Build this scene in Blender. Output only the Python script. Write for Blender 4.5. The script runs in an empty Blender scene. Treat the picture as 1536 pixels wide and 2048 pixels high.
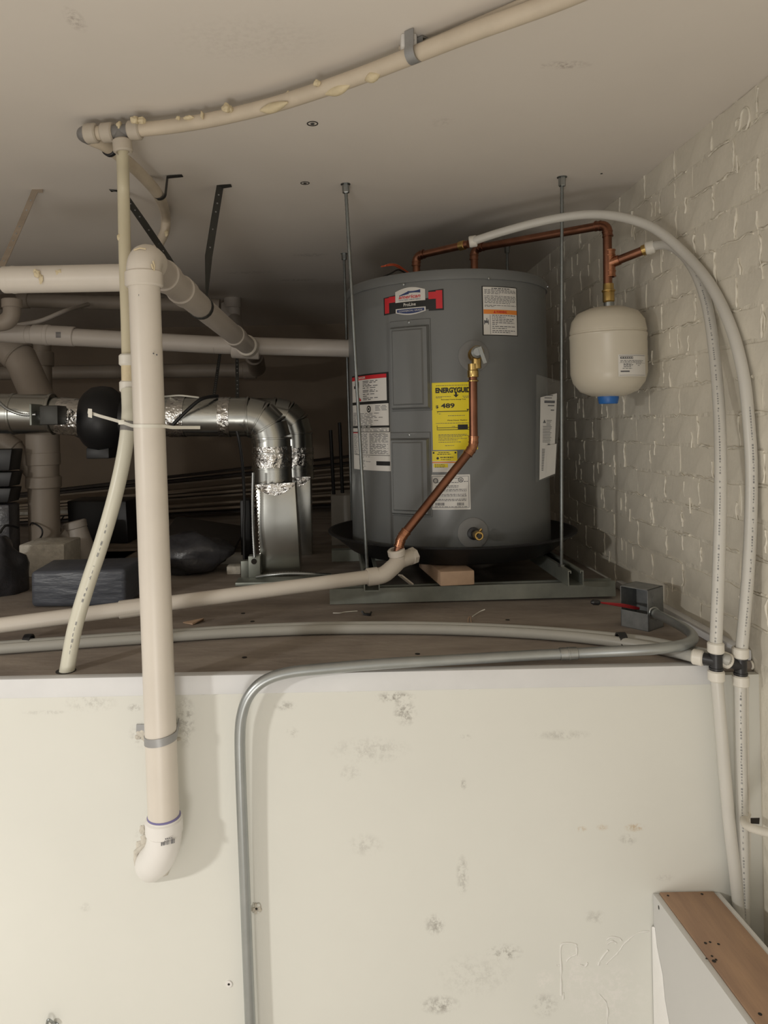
import bpy, bmesh, math, random
from mathutils import Vector, Matrix, Euler, noise
random.seed(7)
SC = bpy.context.scene
COL = SC.collection
R = math.radians
V = Vector

# ------------------------------------------------------------------ camera
F = 1450.0                       # focal length in pixels of the 1536 x 2048 frame
CAM = V((0.0, 0.0, 0.484))       # 0.484 m above the platform floor (z = 0)
PX, PY = 677.0, 853.0            # where the level line of sight meets the frame: the lens is shifted
ROLL = R(1.15)                   # the phone was held slightly turned
cam_data = bpy.data.cameras.new('camera')
cam_data.sensor_fit = 'HORIZONTAL'
cam_data.sensor_width = 36.0
cam_data.lens = F * 36.0 / 1536.0
cam_data.shift_x = (768 - PX) / 1536
cam_data.shift_y = -(1024 - PY) / 1536
cam_data.clip_start = 0.01
cam = bpy.data.objects.new('camera', cam_data)
COL.objects.link(cam)
cam.location = CAM
CR = Matrix.Rotation(ROLL, 3, 'Y') @ Matrix.Rotation(math.pi / 2, 3, 'X')
cam.rotation_euler = CR.to_euler()
SC.camera = cam

# ------------------------------------------------------------------ light
world = bpy.data.worlds.new('world')
SC.world = world
world.use_nodes = True
bg = world.node_tree.nodes['Background']
bg.inputs[0].default_value = (1.0, 0.945, 0.87, 1)
bg.inputs[1].default_value = 0.62


def area(name, loc, aim, size, power, col):
    d = bpy.data.lights.new(name, 'AREA')
    d.shape = 'DISK'
    d.size = size
    d.energy = power
    d.color = col
    o = bpy.data.objects.new(name, d)
    COL.objects.link(o)
    o.location = loc
    o.rotation_euler = (V(aim) - V(loc)).to_track_quat('-Z', 'Y').to_euler()
    return o


area('room_lamp', (-1.85, -0.2, 0.60), (-1.52, 0.20, -2.2), 0.17, 39, (1.0, 0.97, 0.91))
area('low_ceiling_fill', (-0.4, -0.8, -0.7), (0.1, 1.3, 1.1), 0.7, 13, (1.0, 0.96, 0.90))  # added fill aimed upward to brighten the ceiling, not a known lamp
SC.view_settings.view_transform = 'Standard'
SC.view_settings.look = 'None'
SC.view_settings.gamma = 1.0
SC.view_settings.use_curve_mapping = False
SC.view_settings.exposure = 0.0

# ------------------------------------------------------------------ rays
CEIL = 1.124
XR = 0.815
YF = 1.426


def ray(px, py):
    return CR @ V(((px - PX) / F, -(py - PY) / F, -1.0))


def P(px, py, d):                # the point seen at a pixel, at depth y = d
    r = ray(px, py)
    return CAM + r * (d / r.y)


def Z(px, py, z):                # the point seen at a pixel, at height z
    r = ray(px, py)
    return CAM + r * ((z - CAM.z) / r.z)


def S(w, d):                     # metres for w pixels at depth d
    return w * d / F


# ------------------------------------------------------------------ materials
def nodes(name):
    m = bpy.data.materials.new(name)
    m.use_nodes = True
    nt = m.node_tree
    return m, nt, nt.nodes['Principled BSDF']


def mat(name, col, rough=0.5, metal=0.0, var=0.12, vscale=6.0, bump=0.0, bscale=60.0, spec=0.5, col2=None,
        stretch=None, rvar=0.0):
    m, nt, b = nodes(name)
    N, L = nt.nodes, nt.links
    tc = N.new('ShaderNodeTexCoord')
    mp = N.new('ShaderNodeMapping')
    L.new(tc.outputs['Object'], mp.inputs[0])
    if stretch:
        mp.inputs['Scale'].default_value = stretch
    nz = N.new('ShaderNodeTexNoise')
    nz.inputs['Scale'].default_value = vscale
    nz.inputs['Detail'].default_value = 6
    nz.inputs['Roughness'].default_value = 0.6
    L.new(mp.outputs[0], nz.inputs['Vector'])
    rp = N.new('ShaderNodeValToRGB')
    rp.color_ramp.elements[0].position = 0.3
    rp.color_ramp.elements[1].position = 0.7
    c2 = col2 if col2 else tuple(c * (1 - var) for c in col)
    rp.color_ramp.elements[0].color = (*c2, 1)
    rp.color_ramp.elements[1].color = (*col, 1)
    L.new(nz.outputs['Fac'], rp.inputs[0])
    L.new(rp.outputs[0], b.inputs['Base Color'])
    b.inputs['Roughness'].default_value = rough
    b.inputs['Metallic'].default_value = metal
    b.inputs['Specular IOR Level'].default_value = spec
    if rvar:
        mr = N.new('ShaderNodeMapRange')
        mr.inputs['To Min'].default_value = max(0, rough - rvar)
        mr.inputs['To Max'].default_value = min(1, rough + rvar)
        L.new(nz.outputs['Fac'], mr.inputs[0])
        L.new(mr.outputs[0], b.inputs['Roughness'])
    if bump:
        n2 = N.new('ShaderNodeTexNoise')
        n2.inputs['Scale'].default_value = bscale
        n2.inputs['Detail'].default_value = 4
        L.new(mp.outputs[0], n2.inputs['Vector'])
        bp = N.new('ShaderNodeBump')
        bp.inputs['Strength'].default_value = bump
        bp.inputs['Distance'].default_value = 0.01
        L.new(n2.outputs['Fac'], bp.inputs['Height'])
        L.new(bp.outputs[0], b.inputs['Normal'])
    return m


def stained(name, col, stains, axes, rough=0.6, var=0.05, bump=0.05, bscale=40.0):
    """Painted surface with scuffs that have a place of their own; axes = the two world axes the surface spans."""
    m, nt, b = nodes(name)
    N, L = nt.nodes, nt.links
    ge = N.new('ShaderNodeNewGeometry')
    nz = N.new('ShaderNodeTexNoise')
    nz.inputs['Scale'].default_value = 3.0
    nz.inputs['Detail'].default_value = 5
    L.new(ge.outputs['Position'], nz.inputs['Vector'])
    rp = N.new('ShaderNodeValToRGB')
    rp.color_ramp.elements[0].position = 0.3
    rp.color_ramp.elements[1].position = 0.7
    rp.color_ramp.elements[0].color = (*[c * (1 - var) for c in col], 1)
    rp.color_ramp.elements[1].color = (*col, 1)
    L.new(nz.outputs['Fac'], rp.inputs[0])
    fine = N.new('ShaderNodeTexNoise')
    fine.inputs['Scale'].default_value = 95.0
    fine.inputs['Detail'].default_value = 6
    fine.inputs['Roughness'].default_value = 0.7
    L.new(ge.outputs['Position'], fine.inputs['Vector'])
    brk = N.new('ShaderNodeMapRange')
    brk.inputs['From Min'].default_value = 0.45
    brk.inputs['From Max'].default_value = 0.62
    L.new(fine.outputs['Fac'], brk.inputs[0])
    cur = rp.outputs[0]
    for (c, r1, r2, k, sc) in stains:
        sub = N.new('ShaderNodeVectorMath')
        sub.operation = 'SUBTRACT'
        sub.inputs[1].default_value = c
        L.new(ge.outputs['Position'], sub.inputs[0])
        mul = N.new('ShaderNodeVectorMath')
        mul.operation = 'MULTIPLY'
        s = [0.0, 0.0, 0.0]
        s[axes[0]] = 1 / r1
        s[axes[1]] = 1 / r2
        mul.inputs[1].default_value = s
        L.new(sub.outputs[0], mul.inputs[0])
        ln = N.new('ShaderNodeVectorMath')
        ln.operation = 'LENGTH'
        L.new(mul.outputs[0], ln.inputs[0])
        mr = N.new('ShaderNodeMapRange')
        mr.inputs['From Min'].default_value = 0.3
        mr.inputs['From Max'].default_value = 1.0
        mr.inputs['To Min'].default_value = k
        mr.inputs['To Max'].default_value = 0.0
        L.new(ln.outputs['Value'], mr.inputs[0])
        mm = N.new('ShaderNodeMath')
        mm.operation = 'MULTIPLY'
        L.new(mr.outputs[0], mm.inputs[0])
        L.new(brk.outputs[0], mm.inputs[1])
        mx = N.new('ShaderNodeMix')
        mx.data_type = 'RGBA'
        L.new(mm.outputs[0], mx.inputs[0])
        L.new(cur, mx.inputs[6])
        mx.inputs[7].default_value = (*sc, 1)
        cur = mx.outputs[2]
    L.new(cur, b.inputs['Base Color'])
    b.inputs['Roughness'].default_value = rough
    b.inputs['Specular IOR Level'].default_value = 0.25
    n2 = N.new('ShaderNodeTexNoise')
    n2.inputs['Scale'].default_value = bscale
    n2.inputs['Detail'].default_value = 4
    L.new(ge.outputs['Position'], n2.inputs['Vector'])
    bp = N.new('ShaderNodeBump')
    bp.inputs['Strength'].default_value = bump
    bp.inputs['Distance'].default_value = 0.01
    L.new(n2.outputs['Fac'], bp.inputs['Height'])
    L.new(bp.outputs[0], b.inputs['Normal'])
    return m


GREY = (0.20, 0.18, 0.155)
BRN = (0.50, 0.36, 0.20)


def wst(px, py, w, h, k, c=GREY):
    return (tuple(P(px, py, YF)), S(w, YF), S(h, YF), k, c)


def cst(px, py, w, h, k, c=(0.42, 0.36, 0.32)):
    a = Z(px, py, CEIL)
    return (tuple(a), S(w, a.y), S(h, a.y) * a.y / 0.67, k, c)


M = {}
M['wall'] = stained('cream_wall_paint', (0.722, 0.72, 0.668), [
    wst(790, 1395, 45, 14, .85), wst(810, 1425, 26, 30, .7), wst(700, 1378, 60, 7, .7), wst(420, 1382, 60, 9, .8),
    wst(270, 1415, 18, 9, .7), wst(180, 1405, 60, 22, .3), wst(90, 1425, 50, 5, .35), wst(560, 1382, 20, 6, .7),
    wst(570, 1412, 25, 12, .5), wst(585, 1465, 14, 14, .35), wst(740, 1500, 90, 30, .25), wst(930, 1475, 14, 8, .5),
    wst(1125, 1470, 60, 12, .3), wst(1270, 1655, 24, 10, .75, BRN), wst(1205, 1655, 14, 8, .6, BRN),
    wst(1164, 1659, 12, 8, .7, BRN), wst(1255, 1680, 22, 14, .35), wst(925, 1750, 14, 45, .5), wst(927, 1568, 8, 14, .6),
    wst(730, 1690, 40, 26, .25), wst(870, 1850, 24, 26, .55), wst(1010, 1905, 40, 20, .65), wst(880, 2010, 44, 22, .6),
    wst(1090, 2010, 30, 30, .4), wst(950, 1950, 90, 50, .18), wst(170, 1815, 14, 12, .2), wst(1330, 1755, 20, 8, .3),
    wst(1190, 1835, 24, 18, .3), wst(370, 1440, 24, 60, .55), wst(285, 1470, 30, 30, .45), wst(290, 1690, 26, 50, .4),
    wst(700, 1545, 25, 20, .25), wst(1215, 1990, 95, 85, .55, (.80, .77, .74)), wst(1150, 1940, 30, 60, .5, (.80, .77, .74)), wst(1090, 1965, 24, 30, .6, (.80, .77, .73))], (0, 2), bump=0.03)
M['ceiling'] = stained('ceiling_paint', (0.80, 0.745, 0.68), [
    cst(150, 40, 22, 30, .7), cst(1130, 130, 60, 10, .8), cst(500, 80, 200, 60, .15), cst(885, 245, 30, 14, .25),
    cst(620, 510, 40, 4, .6, GREY), cst(600, 560, 60, 3, .5, GREY), cst(500, 545, 60, 3, .4, GREY)], (0, 1), rough=.75,
    bump=0.03)
M['deck'] = mat('dusty_plywood_deck', (0.35, 0.30, 0.255), .8, var=.3, vscale=5, bump=.15, bscale=30, stretch=(1, 3, 1), col2=(0.20, 0.165, 0.14))
M['back'] = mat('tan_back_wall', (0.34, 0.27, 0.205), .85, var=.2, vscale=2)
M['trimw'] = mat('white_edge_trim', (0.76, 0.765, 0.775), .5, var=.12, vscale=5)
M['brick'] = mat('white_painted_brick', (0.80, 0.755, 0.65), .42, var=.12, vscale=9, bump=.25, bscale=22)
M['mortar'] = mat('white_painted_mortar', (0.80, 0.755, 0.65), .40, var=.10, vscale=12, bump=.5, bscale=40)
M['conc'] = mat('room_floor_concrete', (0.60, 0.56, 0.50), .8, var=.2, vscale=3)
M['drywall'] = mat('raw_white_drywall', (0.64, 0.635, 0.62), .8, var=.05, vscale=3)
M['comp'] = mat('joint_compound', (0.86, 0.85, 0.83), .75, var=.04, vscale=10, bump=.2, bscale=60)
M['ridge'] = mat('painted_filler', (0.78, 0.77, 0.73), .6, var=.05)
M['wood'] = mat('planed_pine', (0.42, 0.265, 0.165), .6, var=.4, vscale=9, bump=.05, col2=(0.29, 0.18, 0.12), stretch=(5, 0.6, 5))
M['wood2'] = mat('pale_pine_block', (0.55, 0.38, 0.26), .65, var=.2, vscale=6, stretch=(4, .8, 4))
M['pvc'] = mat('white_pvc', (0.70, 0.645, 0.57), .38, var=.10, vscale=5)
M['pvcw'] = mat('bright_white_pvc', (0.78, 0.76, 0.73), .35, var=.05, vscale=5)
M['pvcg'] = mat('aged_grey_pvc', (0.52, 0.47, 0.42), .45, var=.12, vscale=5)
M['pvcb'] = mat('shaded_brown_pvc', (0.33, 0.28, 0.23), .5, var=.15, vscale=5)  # brownish PVC, darkened in its colour for the shade around stack and rear pipes
M['pex'] = mat('white_pex', (0.63, 0.615, 0.57), .32, var=.06, vscale=6)
M['pexy'] = mat('yellowed_pex', (0.66, 0.60, 0.44), .38, var=.10, vscale=8)
M['pexg'] = mat('greyish_pex', (0.46, 0.455, 0.42), .35, var=.08, vscale=6)
M['pexl'] = mat('pale_pex', (0.68, 0.66, 0.55), .35, var=.08, vscale=8)
M['ringd'] = mat('dusty_ring', (0.54, 0.48, 0.40), .5, var=.15)
M['ink2'] = mat('faded_print', (0.26, 0.26, 0.26), .6, var=.02)
M['pexc'] = mat('ceiling_pex', (0.66, 0.57, 0.45), .42, var=.18, vscale=9)
M['ring'] = mat('pex_expansion_ring', (0.73, 0.70, 0.63), .4, var=.05)
M['greyf'] = mat('grey_polymer_fitting', (0.22, 0.21, 0.20), .45, var=.15)
M['blackf'] = mat('black_polymer_fitting', (0.018, 0.018, 0.02), .4, var=.1)
M['ink'] = mat('printed_ink', (0.10, 0.10, 0.11), .6, var=.02)
M['black'] = mat('label_black', (0.012, 0.012, 0.012), .5, var=.02)
M['white'] = mat('label_white', (0.70, 0.68, 0.64), .5, var=.03)
M['red'] = mat('label_red', (0.60, 0.02, 0.03), .45, var=.03)
M['navy'] = mat('label_navy', (0.03, 0.05, 0.16), .45, var=.03)
M['yellow'] = mat('label_yellow', (0.86, 0.70, 0.02), .45, var=.03)
M['orange'] = mat('label_orange', (0.78, 0.26, 0.05), .45, var=.03)
M['jacket'] = mat('grey_enamel_jacket', (0.165, 0.172, 0.172), .30, var=.05, vscale=3, spec=.5)
M['gask'] = mat('grey_foam_gasket', (0.20, 0.20, 0.195), .7, var=.1)
M['pan'] = mat('black_pan', (0.014, 0.014, 0.015), .45, var=.1)
M['copper'] = mat('tarnished_copper', (0.33, 0.15, 0.092), .36, 1.0, vscale=14, col2=(0.19, 0.088, 0.056), rvar=.12)
M['copperb'] = mat('bright_copper_fitting', (0.55, 0.27, 0.16), .28, 1.0, vscale=30, col2=(0.32, 0.14, 0.08), rvar=.1)
M['brass'] = mat('brass', (0.62, 0.44, 0.17), .28, 1.0, vscale=20, col2=(0.42, 0.28, 0.10))
M['galv'] = mat('galvanised_steel', (0.50, 0.52, 0.52), .34, 1.0, vscale=25, col2=(0.36, 0.38, 0.38), rvar=.08)
M['galvd'] = mat('dull_galvanised_strut', (0.40, 0.42, 0.38), .5, .7, vscale=12, col2=(0.25, 0.27, 0.24))
M['duct'] = mat('galvanised_duct', (0.62, 0.63, 0.60), .26, 1.0, vscale=5, col2=(0.52, 0.53, 0.50), bump=.03, bscale=6, rvar=.06)
M['foil'] = mat('crinkled_foil_tape', (0.82, 0.81, 0.78), .16, 1.0, vscale=30, col2=(0.72, 0.71, 0.69), bump=1.0, bscale=45)
M['strap'] = mat('dark_steel_strap', (0.07, 0.07, 0.065), .5, .6, vscale=30)
M['strapl'] = mat('grey_strap', (0.35, 0.35, 0.35), .45, .4, vscale=30)
M['steel'] = mat('zinc_steel', (0.42, 0.44, 0.44), .35, 1.0, vscale=30, col2=(0.30, 0.32, 0.32))
M['rodm'] = mat('dull_zinc_rod', (0.27, 0.29, 0.285), .42, .9, vscale=30, col2=(0.20, 0.21, 0.21))
M['emt'] = mat('emt_conduit', (0.42, 0.44, 0.44), .36, .75, vscale=20, col2=(0.36, 0.38, 0.38))
M['boxg'] = mat('galvanised_box', (0.29, 0.30, 0.30), .5, .4, vscale=30, col2=(0.18, 0.19, 0.195))
M['tank'] = mat('beige_tank_enamel', (0.60, 0.55, 0.45), .35, var=.05, vscale=4)
M['blue'] = mat('blue_plastic_cap', (0.02, 0.13, 0.42), .4, var=.05)
M['foam'] = mat('cured_spray_foam', (0.74, 0.63, 0.42), .6, var=.2, vscale=30, bump=.3, bscale=60)
M['redw'] = mat('red_wire', (0.35, 0.02, 0.025), .4, var=.05)
M['orw'] = mat('orange_wire', (0.55, 0.10, 0.04), .4, var=.05)
M['blkp'] = mat('black_plastic', (0.010, 0.010, 0.011), .45, var=.1)
M['wrap'] = mat('slate_blue_shrink_wrap', (0.10, 0.11, 0.135), .4, var=.35, vscale=10, bump=.45, bscale=14, stretch=(1, 1, 4))
M['bag'] = mat('dark_plastic_bag', (0.06, 0.06, 0.068), .35, var=.4, vscale=9, bump=.8, bscale=16)
M['board'] = mat('weathered_board', (0.36, 0.29, 0.22), .8, var=.3, vscale=5, stretch=(.6, 4, 4))
M['boardd'] = mat('dark_board', (0.05, 0.04, 0.034), .8, var=.3, vscale=5)
M['card'] = mat('dull_cardboard', (0.20, 0.16, 0.12), .9, var=.2)
M['cab'] = mat('grey_painted_cabinet', (0.58, 0.56, 0.52), .5, var=.06)
M['primer'] = mat('purple_primer', (0.22, 0.20, 0.42), .5, var=.2)
M['plast'] = mat('chipped_plaster', (0.66, 0.62, 0.54), .85, var=.25, vscale=40, bump=.6, bscale=60)
M['dark'] = mat('dark_hole', (0.03, 0.026, 0.022), .9, var=.1)
M['zip'] = mat('nylon_zip_tie', (0.74, 0.72, 0.64), .4, var=.04)
M['paintp'] = mat('cream_painted_pipe', (0.74, 0.70, 0.62), .5, var=.12, vscale=20)

mpo, nt, b = nodes('clear_pouch_film')
b.inputs['Base Color'].default_value = (0.5, 0.5, 0.46, 1)
b.inputs['Roughness'].default_value = 0.12
b.inputs['Alpha'].default_value = 0.09
M['pouch'] = mpo
for k in ('pex', 'pexy'):
    bb = M[k].node_tree.nodes['Principled BSDF']
    bb.inputs['Subsurface Weight'].default_value = 0.25
    bb.inputs['Subsurface Radius'].default_value = (0.01, 0.01, 0.008)


# ------------------------------------------------------------------ mesh builder
def frames(path):
    n = len(path)
    tg = []
    for i in range(n):
        a = path[max(0, i - 1)]
        c = path[min(n - 1, i + 1)]
        t = (c - a)
        tg.append(t.normalized() if t.length > 1e-9 else V((0, 0, 1)))
    up = V((0, 0, 1)) if abs(tg[0].z) < .9 else V((0, 1, 0))
    x = tg[0].cross(up).normalized()
    out = []
    for t in tg:
        x = (x - t * x.dot(t)).normalized()
        out.append((x, t.cross(x).normalized(), t))
    return out


def spline(pts, k=8):
    pts = [V(p) for p in pts]
    out = []
    n = len(pts)
    for i in range(n - 1):
        p0 = pts[i - 1] if i else pts[0] * 2 - pts[1]
        p1, p2 = pts[i], pts[i + 1]
        p3 = pts[i + 2] if i + 2 < n else pts[-1] * 2 - pts[-2]
        for j in range(k):
            t = j / k
            out.append(0.5 * ((2 * p1) + (p2 - p0) * t + (2 * p0 - 5 * p1 + 4 * p2 - p3) * t * t +
                              (3 * p1 - p0 - 3 * p2 + p3) * t ** 3))
    out.append(pts[-1])
    return out


def fillet(pts, r, seg=8):
    """Polyline with rounded corners; also the slices of the result that are arcs."""
    pts = [V(p) for p in pts]
    out = [pts[0]]
    arcs = []
    for i in range(1, len(pts) - 1):
        a, c, e = pts[i - 1], pts[i], pts[i + 1]
        u = (a - c).normalized()
        w = (e - c).normalized()
        ang = u.angle(w)
        if ang > math.pi - .01:
            out.append(c)
            continue
        tl = min(r / math.tan(ang / 2), (a - c).length * .48, (e - c).length * .48)
        rr = tl * math.tan(ang / 2)
        p0, p1 = c + u * tl, c + w * tl
        o = c + (u + w).normalized() * (rr / math.sin(ang / 2))
        s = len(out)
        d0, d1 = p0 - o, p1 - o
        for j in range(seg + 1):
            t = j / seg
            sw = d0.angle(d1)
            q = (d0 * math.sin((1 - t) * sw) + d1 * math.sin(t * sw)) / math.sin(sw)
            out.append(o + q)
        arcs.append(out[s:])
    out.append(pts[-1])
    return out, arcs


class MB:
    def __init__(s):
        s.v = []
        s.f = []

    def add(s, vs, fs):
        o = len(s.v)
        s.v += [V(q) for q in vs]
        s.f += [tuple(i + o for i in f) for f in fs]
        return s

    def tube(s, path, r, n=16, caps=True, sy=1.0):
        path = [V(p) for p in path]
        fr = frames(path)
        rs = r if isinstance(r, (list, tuple)) else [r] * len(path)
        vs, fs = [], []
        for p, (x, y, t), q in zip(path, fr, rs):
            for k in range(n):
                a = 2 * math.pi * k / n
                vs.append(p + x * math.cos(a) * q + y * math.sin(a) * q * sy)
        for i in range(len(path) - 1):
            for k in range(n):
                k2 = (k + 1) % n
                fs.append((i * n + k, i * n + k2, (i + 1) * n + k2, (i + 1) * n + k))
        if caps:
            fs.append(tuple(range(n - 1, -1, -1)))
            fs.append(tuple((len(path) - 1) * n + k for k in range(n)))
        return s.add(vs, fs)

    def lathe(s, prof, org, axis=(0, 0, 1), n=32, closed=False):
        org = V(org)
        ax = V(axis).normalized()
        up = V((0, 0, 1)) if abs(ax.z) < .9 else V((0, 1, 0))
        x = ax.cross(up).normalized()
        y = ax.cross(x).normalized()
        vs, fs = [], []
        m = len(prof)
        for (q, h) in prof:
            for k in range(n):
                a = 2 * math.pi * k / n
                vs.append(org + ax * h + x * math.cos(a) * q + y * math.sin(a) * q)
        for i in range(m if closed else m - 1):
            i2 = (i + 1) % m
            for k in range(n):
                k2 = (k + 1) % n
                fs.append((i * n + k, i2 * n + k, i2 * n + k2, i * n + k2))
        if not closed:
            fs.append(tuple(range(n)))
            fs.append(tuple((m - 1) * n + k for k in range(n - 1, -1, -1)))
        return s.add(vs, fs)

    def ring(s, c, axis, r0, r1, h, n=28):
        e = min(h * .15, (r1 - r0) * .5)
        return s.lathe([(r0, -h / 2), (r1 - e, -h / 2), (r1, -h / 2 + e), (r1, h / 2 - e), (r1 - e, h / 2), (r0, h / 2)],
                       c, axis, n, True)

    def box(s, lo, hi):
        (a, b, c), (d, e, f) = lo, hi
        return s.hexa([(a, b, c), (d, b, c), (d, e, c), (a, e, c), (a, b, f), (d, b, f), (d, e, f), (a, e, f)])

    def hexa(s, q):
        return s.add(q, [(3, 2, 1, 0), (4, 5, 6, 7), (0, 1, 5, 4), (1, 2, 6, 5), (2, 3, 7, 6), (3, 0, 4, 7)])

    def beam(s, p0, p1, w, h, up=(0, 0, 1)):
        p0, p1 = V(p0), V(p1)
        t = (p1 - p0).normalized()
        x = t.cross(V(up)).normalized() * (w / 2)
        y = x.cross(t).normalized() * (h / 2)
        return s.hexa([p0 - x - y, p0 + x - y, p1 + x - y, p1 - x - y, p0 - x + y, p0 + x + y, p1 + x + y, p1 - x + y])

    def ribbon(s, path, w, t, side):
        """Flat band of width w along side (a vector or one per point), thickness t."""
        path = [V(p) for p in path]
        fr = frames(path)
        vs, fs = [], []
        for i, (p, (x, y, tg)) in enumerate(zip(path, fr)):
            sd = V(side[i] if isinstance(side, list) else side)
            sd = (sd - tg * sd.dot(tg)).normalized()
            nn = tg.cross(sd).normalized()
            vs += [p - sd * w / 2 - nn * t / 2, p + sd * w / 2 - nn * t / 2, p + sd * w / 2 + nn * t / 2,
                   p - sd * w / 2 + nn * t / 2]
        m = len(path)
        for i in range(m - 1):
            for k in range(4):
                k2 = (k + 1) % 4
                fs.append((i * 4 + k, i * 4 + k2, i * 4 + 4 + k2, i * 4 + 4 + k))
        fs += [(3, 2, 1, 0), tuple((m - 1) * 4 + k for k in range(4))]
        return s.add(vs, fs)

    def blob(s, c, r, amp=.25, seed=0, sq=(1, 1, 1), n=12, f=1.6):
        c = V(c)
        vs, fs = [], []
        for i in range(1, n):
            th = math.pi * i / n
            for k in range(2 * n):
                a = math.pi * k / n
                d = V((math.sin(th) * math.cos(a), math.sin(th) * math.sin(a), math.cos(th)))
                q = r * (1 + amp * noise.noise(d * f + V((seed, seed * .7, seed * 1.3))))
                vs.append(c + V((d.x * q * sq[0], d.y * q * sq[1], d.z * q * sq[2])))
        w = 2 * n
        top = len(vs)
        vs += [c + V((0, 0, r * sq[2])), c - V((0, 0, r * sq[2]))]
        for i in range(n - 2):
            for k in range(w):
                k2 = (k + 1) % w
                fs.append((i * w + k, (i + 1) * w + k, (i + 1) * w + k2, i * w + k2))
        for k in range(w):
            k2 = (k + 1) % w
            fs.append((top, k, k2))
            fs.append((top + 1, (n - 2) * w + k2, (n - 2) * w + k))
        return s.add(vs, fs)

    def build(s, name, m, parent=None, smooth=30, bevel=0, local=False, kind=None, label=None, cat=None, group=None,
              origin=None, seg=2):
        me = bpy.data.meshes.new(name)
        if parent is not None:
            org = V((0, 0, 0)) if local else WORLD.get(parent.name, V((0, 0, 0)))
        elif origin is not None:
            org = V(origin)
        else:
            lo = [min(q[i] for q in s.v) for i in range(3)]
            hi = [max(q[i] for q in s.v) for i in range(3)]
            org = V(((lo[0] + hi[0]) / 2, (lo[1] + hi[1]) / 2, lo[2]))
        me.from_pydata([tuple(q - org) for q in s.v], [], s.f)
        me.validate()
        bm = bmesh.new()
        bm.from_mesh(me)
        bmesh.ops.recalc_face_normals(bm, faces=bm.faces)
        if bevel:
            es = [e for e in bm.edges if len(e.link_faces) == 2 and e.calc_face_angle(0) > R(40)]
            bmesh.ops.bevel(bm, geom=es, offset=bevel, segments=seg, profile=.5, affect='EDGES')
        bm.to_mesh(me)
        bm.free()
        if smooth:
            for p in me.polygons:
                p.use_smooth = True
            me.set_sharp_from_angle(angle=R(smooth))
        me.materials.append(M[m])
        o = bpy.data.objects.new(name, me)
        COL.objects.link(o)
        if parent is not None:
            o.parent = parent
            WORLD[o.name] = org
        else:
            o.location = org
            WORLD[o.name] = org
        tag(o, label, cat, group, kind)
        return o


WORLD = {}


def tag(o, label=None, cat=None, group=None, kind=None):
    if label: o['label'] = label
    if cat: o['category'] = cat
    if group: o['group'] = group
    if kind: o['kind'] = kind
    return o


def thing(name, loc, label, cat, group=None):
    o = bpy.data.objects.new(name, None)
    o.empty_display_size = .03
    COL.objects.link(o)
    o.location = loc
    WORLD[o.name] = V(loc)
    return tag(o, label, cat, group)


def structure(mb, name, m, **k):
    return mb.build(name, m, kind='structure', **k)


# ------------------------------------------------------------------ the setting
structure(MB().box((-3.0, -3.0, CEIL), (XR + .1, 4.7, CEIL + .1)), 'ceiling', 'ceiling', smooth=0)
structure(MB().box((-3.0, YF + .017, -.05), (XR, 4.6, 0)), 'floor', 'deck', smooth=0)
structure(MB().box((-3.2, -3.2, -1.4), (XR + .3, YF + .1, -1.3)), 'floor', 'conc', smooth=0)
structure(MB().box((-3.0, 4.52, 0), (XR, 4.6, CEIL)), 'wall_back', 'back', smooth=0)
structure(MB().box((-3.08, YF, -1.3), (-3.0, 4.6, CEIL)), 'wall_left', 'back', smooth=0)
wall_f = structure(MB().box((-3.0, YF, -1.3), (XR + .006, YF + .016, -.02)), 'wall_front', 'wall', smooth=0)
zt0, zt1 = P(700, 1382, YF).z, 0.0015
structure(MB().box((-3.0, YF - .005, zt0), (.735, YF + .018, zt1)), 'trim_1', 'trimw', bevel=.002)
structure(MB().box((XR - .022, YF + .02, 0), (XR, 2.1, .022)), 'baseboard_right', 'trimw', bevel=.003)

# brick wall: mortar bed and one object per brick that can be seen
wall_r = structure(MB().box((XR + .0018, -.7, -1.3), (XR + .12, 4.6, CEIL)), 'wall_right', 'mortar', smooth=0,
                   origin=(XR, 0, 0))
CO, BL, J = .0705, .170, .008
variants = []
for vi in range(8):
    rnd = random.Random(50 + vi)
    nx, nz = 6, 4
    vs, fs = [], []
    for i in range(nz):
        for j in range(nx):
            y = (j / (nx - 1) - .5) * (BL - J)
            z = (i / (nz - 1) - .5) * (CO - J)
            edge = i in (0, nz - 1) or j in (0, nx - 1)
            corner = i in (0, nz - 1) and j in (0, nx - 1)
            yy = y + rnd.uniform(-.003, .003)
            zz = z + rnd.uniform(-.0028, .0028)
            xx = rnd.uniform(-.0012, .0008) + (.0010 if edge else 0) + (.0008 if corner else 0)
            vs.append((xx - .0004, yy, zz))
    for i in range(nz - 1):
        for j in range(nx - 1):
            fs.append((i * nx + j, i * nx + j + 1, (i + 1) * nx + j + 1, (i + 1) * nx + j))
    loop = list(range(nx)) + [(i + 1) * nx - 1 for i in range(1, nz)] + [(nz - 1) * nx + j for j in range(nx - 2, -1, -1)] + \
           [i * nx for i in range(nz - 2, 0, -1)]
    b0 = len(vs)
    for q in loop:
        x, y, z = vs[q]
        vs.append((.012, y * 1.015, z * 1.03))
    for k in range(len(loop)):
        k2 = (k + 1) % len(loop)
        fs.append((loop[k], b0 + k, b0 + k2, loop[k2]))
    me = bpy.data.meshes.new('brick')
    me.from_pydata(vs, [], fs)
    bm = bmesh.new()
    bm.from_mesh(me)
    bmesh.ops.recalc_face_normals(bm, faces=bm.faces)
    bm.to_mesh(me)
    bm.free()
    for p in me.polygons:
        p.use_smooth = True
    me.set_sharp_from_angle(angle=R(35))
    me.materials.append(M['brick'])
    variants.append(me)
rows = []
z = CO / 2
row = 0
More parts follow.
